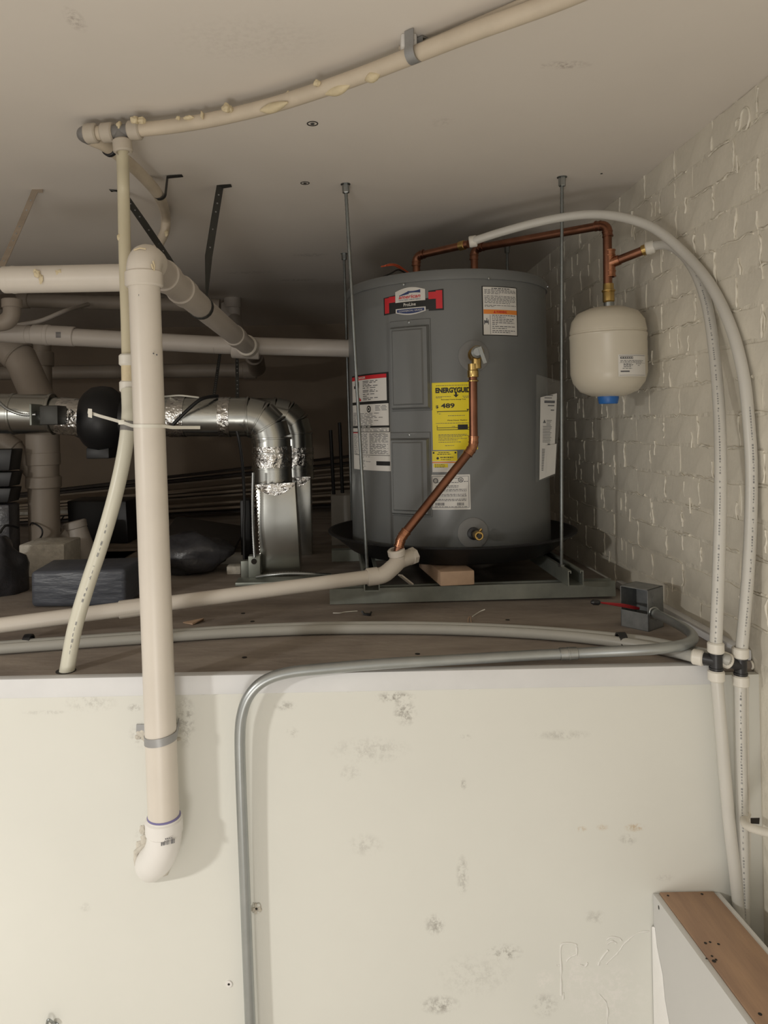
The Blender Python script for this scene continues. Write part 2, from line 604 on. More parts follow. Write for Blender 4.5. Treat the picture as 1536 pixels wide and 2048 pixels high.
while z < CEIL - CO * .3:
    y = 1.05 + (row % 2) * BL / 2
    while y < 2.75:
        rows.append((y, z, row))
        y += BL
    z += CO
    row += 1
z = CO / 2 - CO
row = -1
while z > -.80:
    y = 1.05 + (row % 2) * BL / 2
    while y < 1.36:
        rows.append((y, z, row))
        y += BL
    z -= CO
    row -= 1
for (y, z, row) in rows:
    o = bpy.data.objects.new('brick', random.choice(variants))
    COL.objects.link(o)
    o.parent = wall_r
    o.location = (random.uniform(-.0008, .0008), y + random.uniform(-.003, .003), z + random.uniform(-.002, .002))
    o.rotation_euler = (random.uniform(-.012, .012), random.uniform(-.008, .008), random.uniform(-.006, .006))
far = MB()                       # bricks hidden behind the heater or outside the frame: one joined part
for rw in range(-18, 17):
    zz = CO / 2 + rw * CO
    for q in range(-8, 20):
        yy = 1.05 + (rw % 2) * BL / 2 + q * BL
        seen = any(abs(yy - a) < .02 and abs(zz - c) < .02 for a, c, _ in rows)
        if seen or yy > 4.4 or (yy > YF - .1 and zz < 0):
            continue
        far.box((XR - .0005, yy - BL / 2 + J / 2, zz - CO / 2 + J / 2), (XR + .006, yy + BL / 2 - J / 2, zz + CO / 2 - J / 2))
far.build('brick_remainder', 'brick', wall_r, kind='stuff', smooth=0)
rid = MB()                       # smears of mortar and paint that stand proud along the joints
for (y, z, row) in rows:
    def wob(a):
        return a + random.uniform(-.004, .004)
    if random.random() < .75:    # head joint
        yy = y - BL / 2
        h = random.uniform(.5, 1.0) * CO / 2
        pts = [(XR - .0008 + random.uniform(0, .002), wob(yy), z + h * (t / 4 * 2 - 1)) for t in range(5)]
        rid.tube(spline(pts, 2), [random.uniform(.0008, .0036) for _ in range(9)], 6)
    if random.random() < .8:     # bed joint
        L0 = random.uniform(-.5, .0)
        L1 = L0 + random.uniform(.3, .75)
        pts = [(XR - .0006 + random.uniform(0, .002), y + BL * (L0 + (L1 - L0) * t / 5), wob(z + CO / 2)) for t in range(6)]
        rid.tube(spline(pts, 2), [random.uniform(.0008, .0036) for _ in range(11)], 6)
for k in range(70):              # runs and flecks of old paint
    y, z = random.uniform(1.3, 2.5), random.uniform(.05, 1.1)
    pts = [(XR - .001, y + random.uniform(-.004, .004), z - .012 * t) for t in range(4)]
    rid.tube(pts, [random.uniform(.0008, .0026) for _ in range(4)], 6)
rid.build('mortar_smear', 'mortar', wall_r, kind='stuff', smooth=60)
fl = MB()
for (px, py, w) in ((1492, 238, 30), (1478, 250, 16), (1505, 1330, 10), (1500, 1400, 8), (1332, 265, 8)):
    a = CAM + ray(px, py) * (XR / ray(px, py).x)
    pts = [a + V((-.001, .012 * math.cos(t), .016 * math.sin(t))) * (w / 22) for t in (0, .9, 1.8, 2.6, 3.4, 4.4, 5.2)]
    for q in pts: q.x = XR - .002
    fl.tube(spline(pts, 3), .0022, 6)
fl.build('paint_chip', 'mortar', wall_r, kind='stuff', smooth=60)

# stub partition in front of the wall: stud plate on top, drywall on both faces
a0, a1 = P(1318, 1783, YF - .001), P(1426, 1777, YF - .001)
zp = a0.z
far0 = Z(1512, 2044, zp)
dx = (far0.x - a0.x) / (far0.y - a0.y)
y1 = .55


def sx(x, y):                    # follows the partition's slight skew
    return x + dx * (y - YF)


st = structure(MB().hexa([(sx(a0.x + .012, y1), y1, -1.3), (sx(a1.x - .012, y1), y1, -1.3), (a1.x - .012, YF, -1.3), (a0.x + .012, YF, -1.3),
                          (sx(a0.x + .012, y1), y1, zp - .04), (sx(a1.x - .012, y1), y1, zp - .04), (a1.x - .012, YF, zp - .04),
                          (a0.x + .012, YF, zp - .04)]), 'wall_stub', 'wood2', smooth=0, origin=(a0.x, YF, -1.3))
pl = MB().hexa([(sx(a0.x, y1), y1, zp - .038), (sx(a1.x, y1), y1, zp - .038), (a1.x, YF - .002, zp - .038), (a0.x, YF - .002, zp - .038),
                (sx(a0.x, y1), y1, zp), (sx(a1.x, y1), y1, zp), (a1.x, YF - .002, zp), (a0.x, YF - .002, zp)])
pl.build('top_plate', 'wood', st, bevel=.002, label='bare pine top plate with knots and nail holes')
for nm, xa, xb in (('drywall_panel', a0.x - .0125, a0.x - .0005), ('drywall_panel', a1.x + .0005, a1.x + .0125)):
    MB().hexa([(sx(xa, y1), y1, -1.3), (sx(xb, y1), y1, -1.3), (xb, YF - .002, -1.3), (xa, YF - .002, -1.3),
               (sx(xa, y1), y1, zp - .003), (sx(xb, y1), y1, zp - .003), (xb, YF - .002, zp - .003), (xa, YF - .002, zp - .003)]
              ).build(nm, 'drywall', st, bevel=.001)
kn = MB()
for (px, py, r) in ((1336, 1791, .0022), (1404, 1788, .0026), (1411, 1886, .0026), (1420, 1884, .0022), (1437, 1888, .0024), (1424, 1912, .002),
                    (1428, 1922, .0034), (1413, 1917, .0018), (1520, 2028, .003), (1432, 1919, .002)):
    c = Z(px, py, zp + .0004)
    kn.lathe([(r, -.0003), (r, .0002), (r * .4, .0003)], c, n=10)
kn.build('nail_hole', 'dark', st, kind='stuff')
c = P(1317, 1815, 1.40)
MB().blob((sx(a0.x - .0128, c.y), c.y, c.z), .004, .1, 3, (.2, .6, 1)).build('screw', 'strap', st)
# bright filler feathered down the inner corner
cp = MB()
top = P(1300, 1850, YF).z
prof = [(0, .006), (.03, .014), (.07, .035), (.11, .042), (.15, .060), (.19, .056), (.23, .072), (.27, .085), (.33, .08), (.40, .10), (.55, .11)]
vs, fs = [], []
for i, (h, w) in enumerate(prof):
    zz = top - h
    yb = YF - .002
    for (yy, off) in ((yb, .0035), (yb - w * .7, .0028), (yb - w, .0004)):
        vs.append((sx(a0.x - .0125, yy) - off, yy, zz + random.uniform(-.003, .003)))
    if i:
        o = (i - 1) * 3
        fs += [(o, o + 1, o + 4, o + 3), (o + 1, o + 2, o + 5, o + 4)]
cp.add(vs, fs)
cp.build('joint_compound', 'comp', st, smooth=50, label='brighter white filler feathered along the inner corner')
# ridges of filler trowelled on the front wall
rg = MB()
for ln in ([(1298, 1862), (1275, 1866), (1250, 1885), (1237, 1903), (1222, 1918), (1212, 1928)],
           [(1122, 1990), (1122, 1940), (1121, 1895), (1128, 1887), (1148, 1887), (1153, 1893), (1153, 1912)],
           [(1132, 1923), (1140, 1914), (1153, 1908)], [(1175, 1925), (1170, 1932), (1160, 1930)],
           [(1213, 1880), (1222, 1874), (1238, 1876), (1243, 1882)], [(1214, 1888), (1224, 1882), (1232, 1886)],
           [(1196, 1930), (1203, 1916), (1216, 1900)],
           [(1198, 1988), (1214, 2010), (1214, 2048)], [(1127, 1985), (1126, 2000)],
           [(1120, 1930), (1113, 1931)]):
    pts = spline([P(x, y, YF - .0003) for x, y in ln], 4)
    rg.tube(pts, [random.uniform(.0005, .0022) for _ in pts], 6)
rg.build('filler_ridge', 'ridge', wall_f, kind='stuff', smooth=60, label='raised trowel ridges of painted-over filler')


# ------------------------------------------------------------------ pipe helpers
def arcpipe(T, pts, r, bend, pm, fm, bead=True, fit='elbow', fr=1.14, seg=8, ext=.016):
    """A soldered or glued run: pipe along pts, a sleeve fitting at each bend with a bead at either end."""
    path, arcs = fillet(pts, bend, seg)
    MB().tube(path, r, 18).build('pipe', pm, T)
    for a in arcs:
        e0 = a[0] + (a[0] - a[1]).normalized() * ext
        e1 = a[-1] + (a[-1] - a[-2]).normalized() * ext
        pp = [e0] + a + [e1]
        mb = MB().tube(pp, r * fr, 18)
        f = mb.build(fit, fm, T)
        if bead:
            bd = MB()
            for q, t in ((e0, a[0] - a[1]), (e1, a[-1] - a[-2]), (a[0], a[0] - a[1]), (a[-1], a[-1] - a[-2])):
                bd.ring(q, t, r * .9, r * (fr + .09), r * .35)
            bd.build('bead', fm, f)
    return path


def sleeve(T, p, d, r, L, m, name='coupling', thick=1.15, lip=True):
    d = V(d).normalized()
    mb = MB().ring(p, d, r * .985, r * thick, L)
    return mb.build(name, m, T)


def printing(T, path, r, m='ink2', start=0.0, step=.006, skip=.25, w=.003, toward=CAM, off=0.0, kindname='printed_line'):
    """A row of tiny worn characters down the side of a pipe that faces the room."""
    mb = MB()
    acc, nxt = 0.0, start
    fr = frames(path)
    for i in range(1, len(path)):
        L = (path[i] - path[i - 1]).length
        while nxt < acc + L:
            t = (nxt - acc) / L
            p = path[i - 1].lerp(path[i], t)
            tg = fr[i][2]
            n = (toward - p)
            n = (n - tg * n.dot(tg)).normalized()
            sd = tg.cross(n).normalized()
            n = (n + sd * off).normalized()
            sd = tg.cross(n).normalized()
            if random.random() > skip:
                q = p + n * (r * 1.006)
                h = step * random.uniform(.25, .40)
                ww = w * random.uniform(.6, 1)
                x0 = -ww / 2
                for part in range(2):
                    if random.random() < .8:
                        a, c = q + sd * (x0 + part * ww * .55), q + sd * (x0 + part * ww * .55 + ww * .4)
                        mb.add([a - tg * h, c - tg * h, c + tg * h, a + tg * h], [(0, 1, 2, 3)])
                if random.random() < .6:
                    mb.add([q - sd * ww / 2 - tg * .0005, q + sd * ww / 2 - tg * .0005, q + sd * ww / 2 + tg * .0005, q - sd * ww / 2 + tg * .0005],
                           [(0, 1, 2, 3)])
            nxt += step
        acc += L
    if mb.v:
        mb.build(kindname, m, T, kind='stuff', smooth=0)


# ------------------------------------------------------------------ water heater
TILT = R(0.1)
HR, HZ0, HZ1 = .304, .106, .905
hb = P(903, 850, 2.27)
HB = V((hb.x - .012, 2.27, HZ0))
HM = Matrix.Translation(HB) @ Euler((0, -R(1.15), 0)).to_matrix().to_4x4()
HI = HM.inverted()
H = HZ1 - HZ0
heater = thing('water_heater', HB, 'grey cylindrical electric water heater standing in the black pan on steel struts', 'water heater')
heater.rotation_euler = (0, -TILT, 0)


def tank_hit(px, py, r=HR):
    o = HI @ CAM
    d = (HI.to_3x3() @ ray(px, py))
    a = d.x ** 2 + d.y ** 2
    bq = 2 * (o.x * d.x + o.y * d.y)
    c = o.x ** 2 + o.y ** 2 - r * r
    disc = bq * bq - 4 * a * c
    if disc < 0: disc = 0
    t = (-bq - math.sqrt(disc)) / (2 * a)
    q = o + d * t
    return math.atan2(q.x, -q.y), q.z


def cyl(phi, z, r=HR):
    return V((r * math.sin(phi), -r * math.cos(phi), z))


prof = [(.0, 0), (HR - .012, 0), (HR - .003, .003), (HR, .012), (HR, H - .030), (HR, H - .001), (.0, H - .001)]
MB().lathe(prof, (0, 0, 0), n=96).build('jacket', 'jacket', heater, local=True, smooth=35)
MB().lathe([(HR - .004, H - .028), (HR + .0045, H - .028), (HR + .0050, H - .022), (HR + .0050, H - .006), (HR + .001, H), (HR - .02, H + .004), (.0, H + .007),
            (.0, H - .002)], (0, 0, 0), n=96).build('top_cap', 'jacket', heater, local=True, smooth=35)
for px, py in ((797, 571), (967, 556), (1085, 570)):
    ph, z = tank_hit(px, py, HR + .005)
    MB().lathe([(.0035, 0), (.0035, .002), (.0015, .003)], cyl(ph, z, HR + .005), cyl(ph, 0, 1), 10).build('cap_screw', 'steel', heater, local=True)
sm = MB()                        # the jacket's seam below the upper panel
ph, z = tank_hit(811, 845)
for q in (-.004, .004):
    pass


class Lab:
    """A printed label bent round the jacket: maps (s, t) in the unit square to the cylinder."""
    def __init__(s, x0, y0, x1, y1):
        ym, xm = (y0 + y1) / 2, (x0 + x1) / 2
        s.p0, s.p1 = tank_hit(x0, ym)[0], tank_hit(x1, ym)[0]
        s.z1, s.z0 = tank_hit(xm, y0)[1], tank_hit(xm, y1)[1]
        s.ar = (s.p1 - s.p0) * HR / (s.z1 - s.z0)

    def at(s, u, v, e):
        return cyl(s.p0 + (s.p1 - s.p0) * u, s.z0 + (s.z1 - s.z0) * v, HR + e)

    def strip(s, mb, u0, u1, fb, ft, e, n=10):
        fb_ = fb if callable(fb) else (lambda u: fb)
        ft_ = ft if callable(ft) else (lambda u: ft)
        vs, fs = [], []
        for i in range(n + 1):
            t = i / n
            u = u0 + (u1 - u0) * t
            vs += [s.at(u, fb_(t), e), s.at(u, ft_(t), e)]
            if i: fs.append((2 * i - 2, 2 * i, 2 * i + 1, 2 * i - 1))
        mb.add(vs, fs)

    def rect(s, mb, u0, v0, u1, v1, e):
        s.strip(mb, u0, u1, v0, v1, e, max(1, int(abs(u1 - u0) * 10)))

    def solid(s, name, m, u0=0, v0=0, u1=1, v1=1, e=.0006, label=None):
        mb = MB()
        n = 10
        vs, fs = [], []
        for i in range(n + 1):
            u = u0 + (u1 - u0) * i / n
            vs += [s.at(u, v0, e), s.at(u, v1, e), s.at(u, v1, 0), s.at(u, v0, 0)]
            if i:
                o = 4 * (i - 1)
                for k in range(4):
                    fs.append((o + k, o + 4 + k, o + 4 + (k + 1) % 4, o + (k + 1) % 4))
        fs += [(0, 1, 2, 3), tuple(4 * n + k for k in (3, 2, 1, 0))]
        mb.add(vs, fs)
        return mb.build(name, m, heater, local=True, smooth=35, label=label)

    def words(s, mb, u0, u1, v, h, e=.0011, seed=0, fill=1.0, word=.09):
        rnd = random.Random(seed)
        u = u0
        end = u0 + (u1 - u0) * fill
        while u < end:
            w = min(rnd.uniform(.3, 1.2) * word, end - u)
            s.rect(mb, u, v - h / 2, u + w, v + h / 2, e)
            u += w + word * .22

    def disc(s, mb, u, v, r, e, r0=0.0, n=18):
        vs, fs = [], []
        for k in range(n):
            a = 2 * math.pi * k / n
            for q in (r0, r):
                vs.append(s.at(u + q * math.cos(a) / s.ar, v + q * math.sin(a), e))
        for k in range(n):
            k2 = (k + 1) % n
            fs.append((2 * k, 2 * k + 1, 2 * k2 + 1, 2 * k2))
        mb.add(vs, fs)

    def text(s, mb, body, u0, u1, v0, v1, e=.0013, bold=0.0, shear=0.0):
        vs, fs = glyphs(body, bold, shear)
        mb.add([s.at(u0 + (u1 - u0) * x, v0 + (v1 - v0) * y, e) for x, y in vs], fs)


def glyphs(body, bold=0.0, shear=0.0):
    cu = bpy.data.curves.new('t', 'FONT')
    cu.body = body
    cu.offset = bold
    cu.shear = shear
    cu.resolution_u = 3
    ob = bpy.data.objects.new('t', cu)
    COL.objects.link(ob)
    dg = bpy.context.evaluated_depsgraph_get()
    me = bpy.data.meshes.new_from_object(ob.evaluated_get(dg))
    xs = [q.co.x for q in me.vertices]
    ys = [q.co.y for q in me.vertices]
    x0, x1, y0_, y1_ = min(xs), max(xs), min(ys), max(ys)
    vs = [((q.co.x - x0) / (x1 - x0), (q.co.y - y0_) / (y1_ - y0_)) for q in me.vertices]
    fs = [tuple(p.vertices) for p in me.polygons]
    bpy.data.objects.remove(ob)
    bpy.data.meshes.remove(me)
    bpy.data.curves.remove(cu)
    return vs, fs


def sub(mb, name, m, parent, **k):
    if name in ('print', 'lettering', 'black_print', 'red_print', 'yellow_panel', 'blue_panel', 'white_shield'):
        k['kind'] = 'stuff'
    return mb.build(name, m, parent, local=True, smooth=0, **k)


# brand badge: black ribbon with red ends, white shield with lettering
bd = Lab(757, 583, 880, 627)
rib = MB()
bd.strip(rib, .012, .24, lambda t: .02 + .03 * t, lambda t: .83 + .06 * t, .0008, 6)
bd.strip(rib, .24, .76, .10, .60, .0008, 10)
bd.strip(rib, .76, .985, lambda t: .02 + .0 * t, lambda t: .93 + .05 * t, .0008, 6)
badge = rib.build('brand_badge', 'black', heater, local=True, smooth=35, label='black ribbon badge with red ends and a white brand shield')
rd = MB()
bd.strip(rd, .035, .115, .09, .80, .0012, 4)
bd.strip(rd, .115, .23, .56, .84, .0012, 4)
sub(rd, 'red_panel', 'red', badge)
rd = MB()
bd.strip(rd, .76, .87, .55, .87, .0012, 4)
bd.strip(rd, .87, .965, .10, .92, .0012, 4)
sub(rd, 'red_panel', 'red', badge)
wh = MB()
bd.strip(wh, .232, .712, .52, lambda t: 1.02 + .15 * math.sin(math.pi * t), .0014, 14)
bd.strip(wh, .235, .715, lambda t: .04 - .13 * math.sin(math.pi * t), .23, .0014, 14)
sub(wh, 'white_shield', 'white', badge)
nv = MB()
bd.strip(nv, .30, .46, lambda t: .80 + .06 * t, lambda t: .83 + .17 * t, .0018, 6)
bd.strip(nv, .44, .64, lambda t: .90 - .02 * t + .02 * math.sin(math.pi * t), lambda t: 1.0 + .03 * t - .03 * math.sin(math.pi * t), .0018, 8)
bd.strip(nv, .255, .695, lambda t: .065 - .10 * math.sin(math.pi * t), .185, .0018, 12)
sub(nv, 'blue_panel', 'navy', badge)
tx = MB()
bd.text(tx, 'american', .29, .64, .665, .83, .0020, .02, .2)
sub(tx, 'lettering', 'red', badge)
tx = MB()
bd.text(tx, 'WATER HEATERS', .29, .64, .575, .63, .0020)
sub(tx, 'lettering', 'navy', badge)
tx = MB()
bd.text(tx, 'ProLine', .37, .565, .31, .46, .0020, .02)
bd.text(tx, 'COMMERCIAL GRADE', .29, .665, .06, .135, .0022)
sub(tx, 'lettering', 'white', badge)

# notice with the orange warning strip
wl = Lab(955, 572, 1025, 670)
wn = wl.solid('warning_label', 'black')
mb = MB()
wl.rect(mb, .025, .015, .975, .985, .0009)
sub(mb, 'paper', 'white', wn)
mb = MB()
wl.rect(mb, .03, .435, .975, .525, .0012)
sub(mb, 'warning_strip', 'orange', wn)
mb = MB()
wl.text(mb, 'WARNING', .36, .66, .455, .505, .0016, .03)
mb.add([wl.at(.29, .455, .0016), wl.at(.35, .455, .0016), wl.at(.32, .51, .0016)], [(0, 1, 2)])
sub(mb, 'lettering', 'red', wn)
mb = MB()
wl.words(mb, .25, .78, .955, .020, seed=1)
for k, (v, f) in enumerate(((.925, 1), (.90, 1), (.875, 1), (.848, .46), (.80, 1), (.772, 1), (.745, 1), (.718, 1), (.69, 1), (.66, .8), (.612, 1), (.585, .3))):
    wl.words(mb, .06, .95, v, .011, seed=10 + k, fill=f)
for k, (v, f) in enumerate(((.41, 1), (.375, .55), (.335, .95), (.30, .9), (.262, .95), (.228, .2), (.185, 1), (.145, .6), (.10, 1), (.065, .75))):
    wl.words(mb, .25, .92, v, .014, seed=30 + k, fill=f)
wl.rect(mb, .195, .03, .205, .42, .0012)
for (u0, v0, u1, v1) in ((.04, .22, .06, .31), (.10, .26, .12, .35), (.14, .22, .16, .32), (.05, .25, .15, .285), (.06, .285, .13, .30)):
    wl.rect(mb, u0, v0, u1, v1, .0013)
sub(mb, 'print', 'ink', wn)

# yellow energy guide
eg = Lab(859, 765, 949, 900)
ego = eg.solid('energy_label', 'yellow', label='yellow energy guide sticker partly behind the copper pipe')
mb = MB()
eg.text(mb, 'ENERGYGUIDE', .085, .925, .845, .925, .0013, .05)
eg.rect(mb, .515, .80, .555, .86, .0013)
mb.add([eg.at(.475, .815, .0013), eg.at(.535, .775, .0013), eg.at(.595, .815, .0013)], [(0, 1, 2)])
eg.text(mb, '$', .085, .145, .615, .665, .0013, .02)
eg.text(mb, '489', .20, .50, .620, .690, .0013, .03)
eg.rect(mb, .11, .565, .80, .575, .0013)
mb.add([eg.at(.76, .60, .0013), eg.at(.785, .575, .0013), eg.at(.82, .60, .0013)], [(0, 1, 2)])
eg.text(mb, 'Estimated Yearly Energy Cost', .21, .75, .735, .755, .0013, .01)
eg.text(mb, 'First Hour Rating', .34, .77, .425, .445, .0013, .02)
eg.rect(mb, .10, .325, .985, .333, .0013)
eg.rect(mb, .10, .295, .985, .303, .0013)
eg.rect(mb, .10, .295, .108, .365, .0013)
eg.rect(mb, .56, .303, .78, .372, .0014)
eg.rect(mb, .12, .54, .125, .57, .0013)
sub(mb, 'lettering', 'black', ego)
mb = MB()
for k, (v, u0, u1) in enumerate(((.955, .10, .95), (.79, .09, .42), (.775, .09, .22), (.79, .68, .90), (.77, .70, .82), (.505, .35, .72), (.395, .08, .95), (.345, .43, .50),
                                (.225, .13, .75), (.21, .13, .9), (.19, .13, .65), (.165, .13, .75), (.145, .13, .55), (.115, .13, .62), (.062, .27, .47), (.535, .15, .20))):
    eg.words(mb, u0, u1, v, .007, seed=60 + k, word=.05)
sub(mb, 'print', 'ink', ego)

# small contractor notice under it
cl = Lab(861, 903, 911, 945)
clo = cl.solid('service_label', 'white', label='small yellow and white service sticker under the yellow sticker')
mb = MB()
cl.rect(mb, .0, .52, 1, 1, .0010)
cl.rect(mb, .05, .22, .62, .40, .0010)
sub(mb, 'yellow_panel', 'yellow', clo)
mb = MB()
cl.rect(mb, .0, .43, 1, .49, .0010)
sub(mb, 'orange_strip', 'orange', clo)
mb = MB()
cl.disc(mb, .06, .92, .045, .0013)
cl.disc(mb, .93, .92, .045, .0013)
cl.words(mb, .25, .70, .93, .03, .0013, 5)
cl.words(mb, .2, .75, .85, .03, .0013, 6)
cl.words(mb, .33, .85, .70, .05, .0013, 7)
cl.words(mb, .35, .75, .60, .025, .0013, 8)
cl.disc(mb, .22, .66, .06, .0013)
for k in range(3): cl.words(mb, .1, .5, .36 - .06 * k, .025, .0013, 9 + k)
sub(mb, 'print', 'black', clo)

# rating plate
rp = Lab(860, 950, 938, 1020)
rpo = rp.solid('rating_plate', 'white', label='white rating plate crossed by the sloping copper pipe')
mb = MB()
for (u0, v0, u1, v1) in ((.03, .05, .96, .06), (.03, .95, .96, .96), (.03, .05, .04, .96), (.955, .05, .965, .96)):
    rp.rect(mb, u0, v0, u1, v1, .0010)
rp.disc(mb, .76, .85, .075, .0012, .058)
rp.text(mb, 'UL', .725, .80, .81, .89, .0012, .03)
rp.disc(mb, .12, .83, .075, .0012, .050, 14)
rp.text(mb, 'CSA', .085, .165, .80, .86, .0012)
for k, v in enumerate((.90, .78, .68, .64, .58, .54, .44, .40, .30, .26)):
    rp.words(mb, .12 if k else .3, .9 if k > 3 else .70, v, .018, seed=90 + k, word=.07)
for v in (.50, .36): rp.rect(mb, .08, v, .9, v + .006, .0010)
rp.words(mb, .84, .94, .80, .02, seed=4)
for u0, u1 in ((.10, .34), (.66, .82)):
    u = u0
    while u < u1:
        w = random.uniform(.006, .016)
        rp.rect(mb, u, .12, u + w, .20, .0012)
        u += w + random.uniform(.006, .014)
rp.words(mb, .08, .92, .085, .015, seed=77)
sub(mb, 'print', 'ink', rpo)

# danger notice on the left flank
dl = Lab(702, 750, 775, 944)
dlo = dl.solid('danger_label', 'white', label='tall white danger notice with a red and black heading')
mb = MB()
dl.rect(mb, 0, .985, 1, 1.0, .0010)
dl.rect(mb, .955, .70, 1, 1.0, .0010)
dl.rect(mb, 0, .685, 1, .715, .0010)
dl.rect(mb, 0, .440, 1, .462, .0010)
dl.rect(mb, 0, .395, 1, .401, .0010)
dl.rect(mb, .985, .40, 1.0, .70, .0010)
dl.rect(mb, .06, .155, .99, .160, .0010)
dl.rect(mb, .72, .055, .99, .098, .0012)
dl.disc(mb, .57, .635, .036, .0011)
for (u0, v0, u1, v1) in ((.15, .86, .30, .93), (.18, .80, .26, .87), (.10, .86, .14, .89)):
    dl.rect(mb, u0, v0, u1, v1, .0011)
sub(mb, 'black_print', 'black', dlo)
mb = MB()
dl.rect(mb, 0, .945, .955, .985, .0010)
dl.rect(mb, 0, .385, .22, .394, .0011)
dl.strip(mb, .20, .36, .722, lambda t: .80 - .06 * t, .0011, 4)
sub(mb, 'red_print', 'red', dlo)
mb = MB()
dl.text(mb, 'DANGER', .28, .50, .953, .978, .0014, .02)
dl.words(mb, .25, .6, .451, .008, .0014, 3, word=.16)
dl.disc(mb, .57, .635, .022, .0014, .014)
sub(mb, 'lettering', 'white', dlo)
mb = MB()
for k, (v, f) in enumerate(((.925, 1), (.91, .9), (.89, .5), (.875, 1), (.855, .95), (.83, .85), (.815, 1), (.79, .85), (.77, .3), (.75, 1), (.735, .65))):
    dl.words(mb, .42, .78, v, .007, seed=110 + k, fill=f, word=.14)
for k, v in enumerate((.665, .65, .635, .62)): dl.words(mb, .72, .95, v, .005, seed=130 + k, word=.14)
for k in range(9): dl.words(mb, .28, .95, .59 - .015 * k, .005, seed=140 + k, fill=random.uniform(.5, 1), word=.16)
for k in range(11): dl.words(mb, .04, .17, .60 - .013 * k, .005, seed=150 + k, word=.16)
for k in range(3): dl.words(mb, .3, .95, .43 - .011 * k, .004, seed=155 + k, word=.16)
for k in range(20):
    dl.words(mb, .3, .52, .38 - .0108 * k, .0045, seed=160 + k, word=.12)
    dl.words(mb, .57, .96, .38 - .0108 * k, .0045, seed=190 + k, fill=random.choice((1, 1, .9, .3)), word=.12)
    dl.words(mb, .04, .2, .37 - .0108 * k, .004, seed=220 + k, word=.12)
for k, v in enumerate((.14, .128, .115, .10, .09, .075, .062, .04, .025)): dl.words(mb, .3, .66, v, .004, seed=240 + k, fill=random.uniform(.2, 1), word=.12)
sub(mb, 'print', 'ink', dlo)


def bent_panel(x0, y0, x1, y1, name):
    """Pressed steel access cover: flange, stepped raised field, screw."""
    p0, zt = tank_hit(x0, (y0 + y1) / 2)[0], tank_hit((x0 + x1) / 2, y0)[1]
    p1, zb = tank_hit(x1, (y0 + y1) / 2)[0], tank_hit((x0 + x1) / 2, y1)[1]
    mb = MB()
    n = 12

    def shell(a0, a1, b0, b1, e0, e1, ins):
        vs, fs = [], []
        for i in range(n + 1):
            t = i / n
            pa = a0 + (a1 - a0) * t
            pb = (a0 + ins / HR) + (a1 - a0 - 2 * ins / HR) * t
            vs += [cyl(pa, b0, HR + e0), cyl(pb, b0 + ins, HR + e1), cyl(pb, b1 - ins, HR + e1), cyl(pa, b1, HR + e0)]
            if i:
                o = 4 * (i - 1)
                fs += [(o + k, o + 4 + k, o + 5 + k, o + 1 + k) for k in range(3)]
        fs += [(0, 1, 2, 3), tuple(4 * n + k for k in (3, 2, 1, 0))]
        mb.add(vs, fs)
    shell(p0, p1, zb, zt, .0, .003, .002)
    zi = zt - (zt - zb) * .07
    w = p1 - p0
    shell(p0 + w * .03, p1 - w * .03, zb + .004, zi, .003, .016, .006)
    shell(p0 + w * .12, p1 - w * .16, zb + .016, zi - .010, .016, .020, .004)
    o = mb.build(name, 'jacket', heater, local=True, smooth=25)
    pm = (p0 + p1) / 2
    MB().lathe([(.0035, 0), (.0035, .002), (.001, .003)], cyl(pm, zt - .007, HR + .003), cyl(pm, 0, 1), 12).build('screw', 'steel', o, local=True)
    return o


bent_panel(775, 641, 856, 824, 'access_panel')
bent_panel(780, 866, 860, 1035, 'access_panel')


def escutcheon(px, py, r, name):
    ph, z = tank_hit(px, py)
    mb = MB()
    vs, fs = [], []
    n = 36
    rings = [(0.001, .004), (r * .6, .004), (r - .003, .004), (r, .0025), (r, 0)]
    for (q, e) in rings:
        for k in range(n):
            a = 2 * math.pi * k / n
            vs.append(cyl(ph + q * math.cos(a) / HR, z + q * math.sin(a), HR + e))
    for i in range(len(rings) - 1):
        for k in range(n):
            k2 = (k + 1) % n
            fs.append((i * n + k, i * n + k2, (i + 1) * n + k2, (i + 1) * n + k))
    mb.add(vs, fs)
    mb.build(name, 'gask', heater, local=True, smooth=40)
    return ph, z


# temperature and pressure relief valve
ph, z = escutcheon(940, 712, .043, 'escutcheon')
q = cyl(ph, z, 1) - V((0, 0, z))
c0 = cyl(ph, z, HR)
q = V(((HI @ P(946, 742, (HM @ c0).y - .078)).x - c0.x, -.078, 0)).normalized()
vo = V((.004, 0, .002))
mb = MB().lathe([(.016, -.005), (.016, .03), (.019, .032), (.019, .045), (.015, .05), (.013, .085), (.0165, .088), (.0175, .104), (.012, .112)], c0, q, 20)
valve = mb.build('relief_valve', 'brass', heater, local=True, label='brass relief valve with a steel test lever')
ve = c0 + q * .078
MB().tube([ve, ve - V((0, 0, .02)), ve - V((0, 0, .040))], [.012, .0125, .0125], 18).build('valve_outlet', 'brass', valve, local=True)
MB().lathe([(.013, 0), (.016, .002), (.0155, .014), (.010, .018)], c0 + q * .098, q, 18).build('valve_cap', 'steel', valve, local=True)
lv = c0 + q * .118 + V((.005, 0, .012))
MB().beam(lv, lv + V((.013, -.004, -.042)), .009, .0025, q).build('test_lever', 'steel', valve, local=True)
VALVE_OUT = HM @ (ve - V((0, 0, .038)))
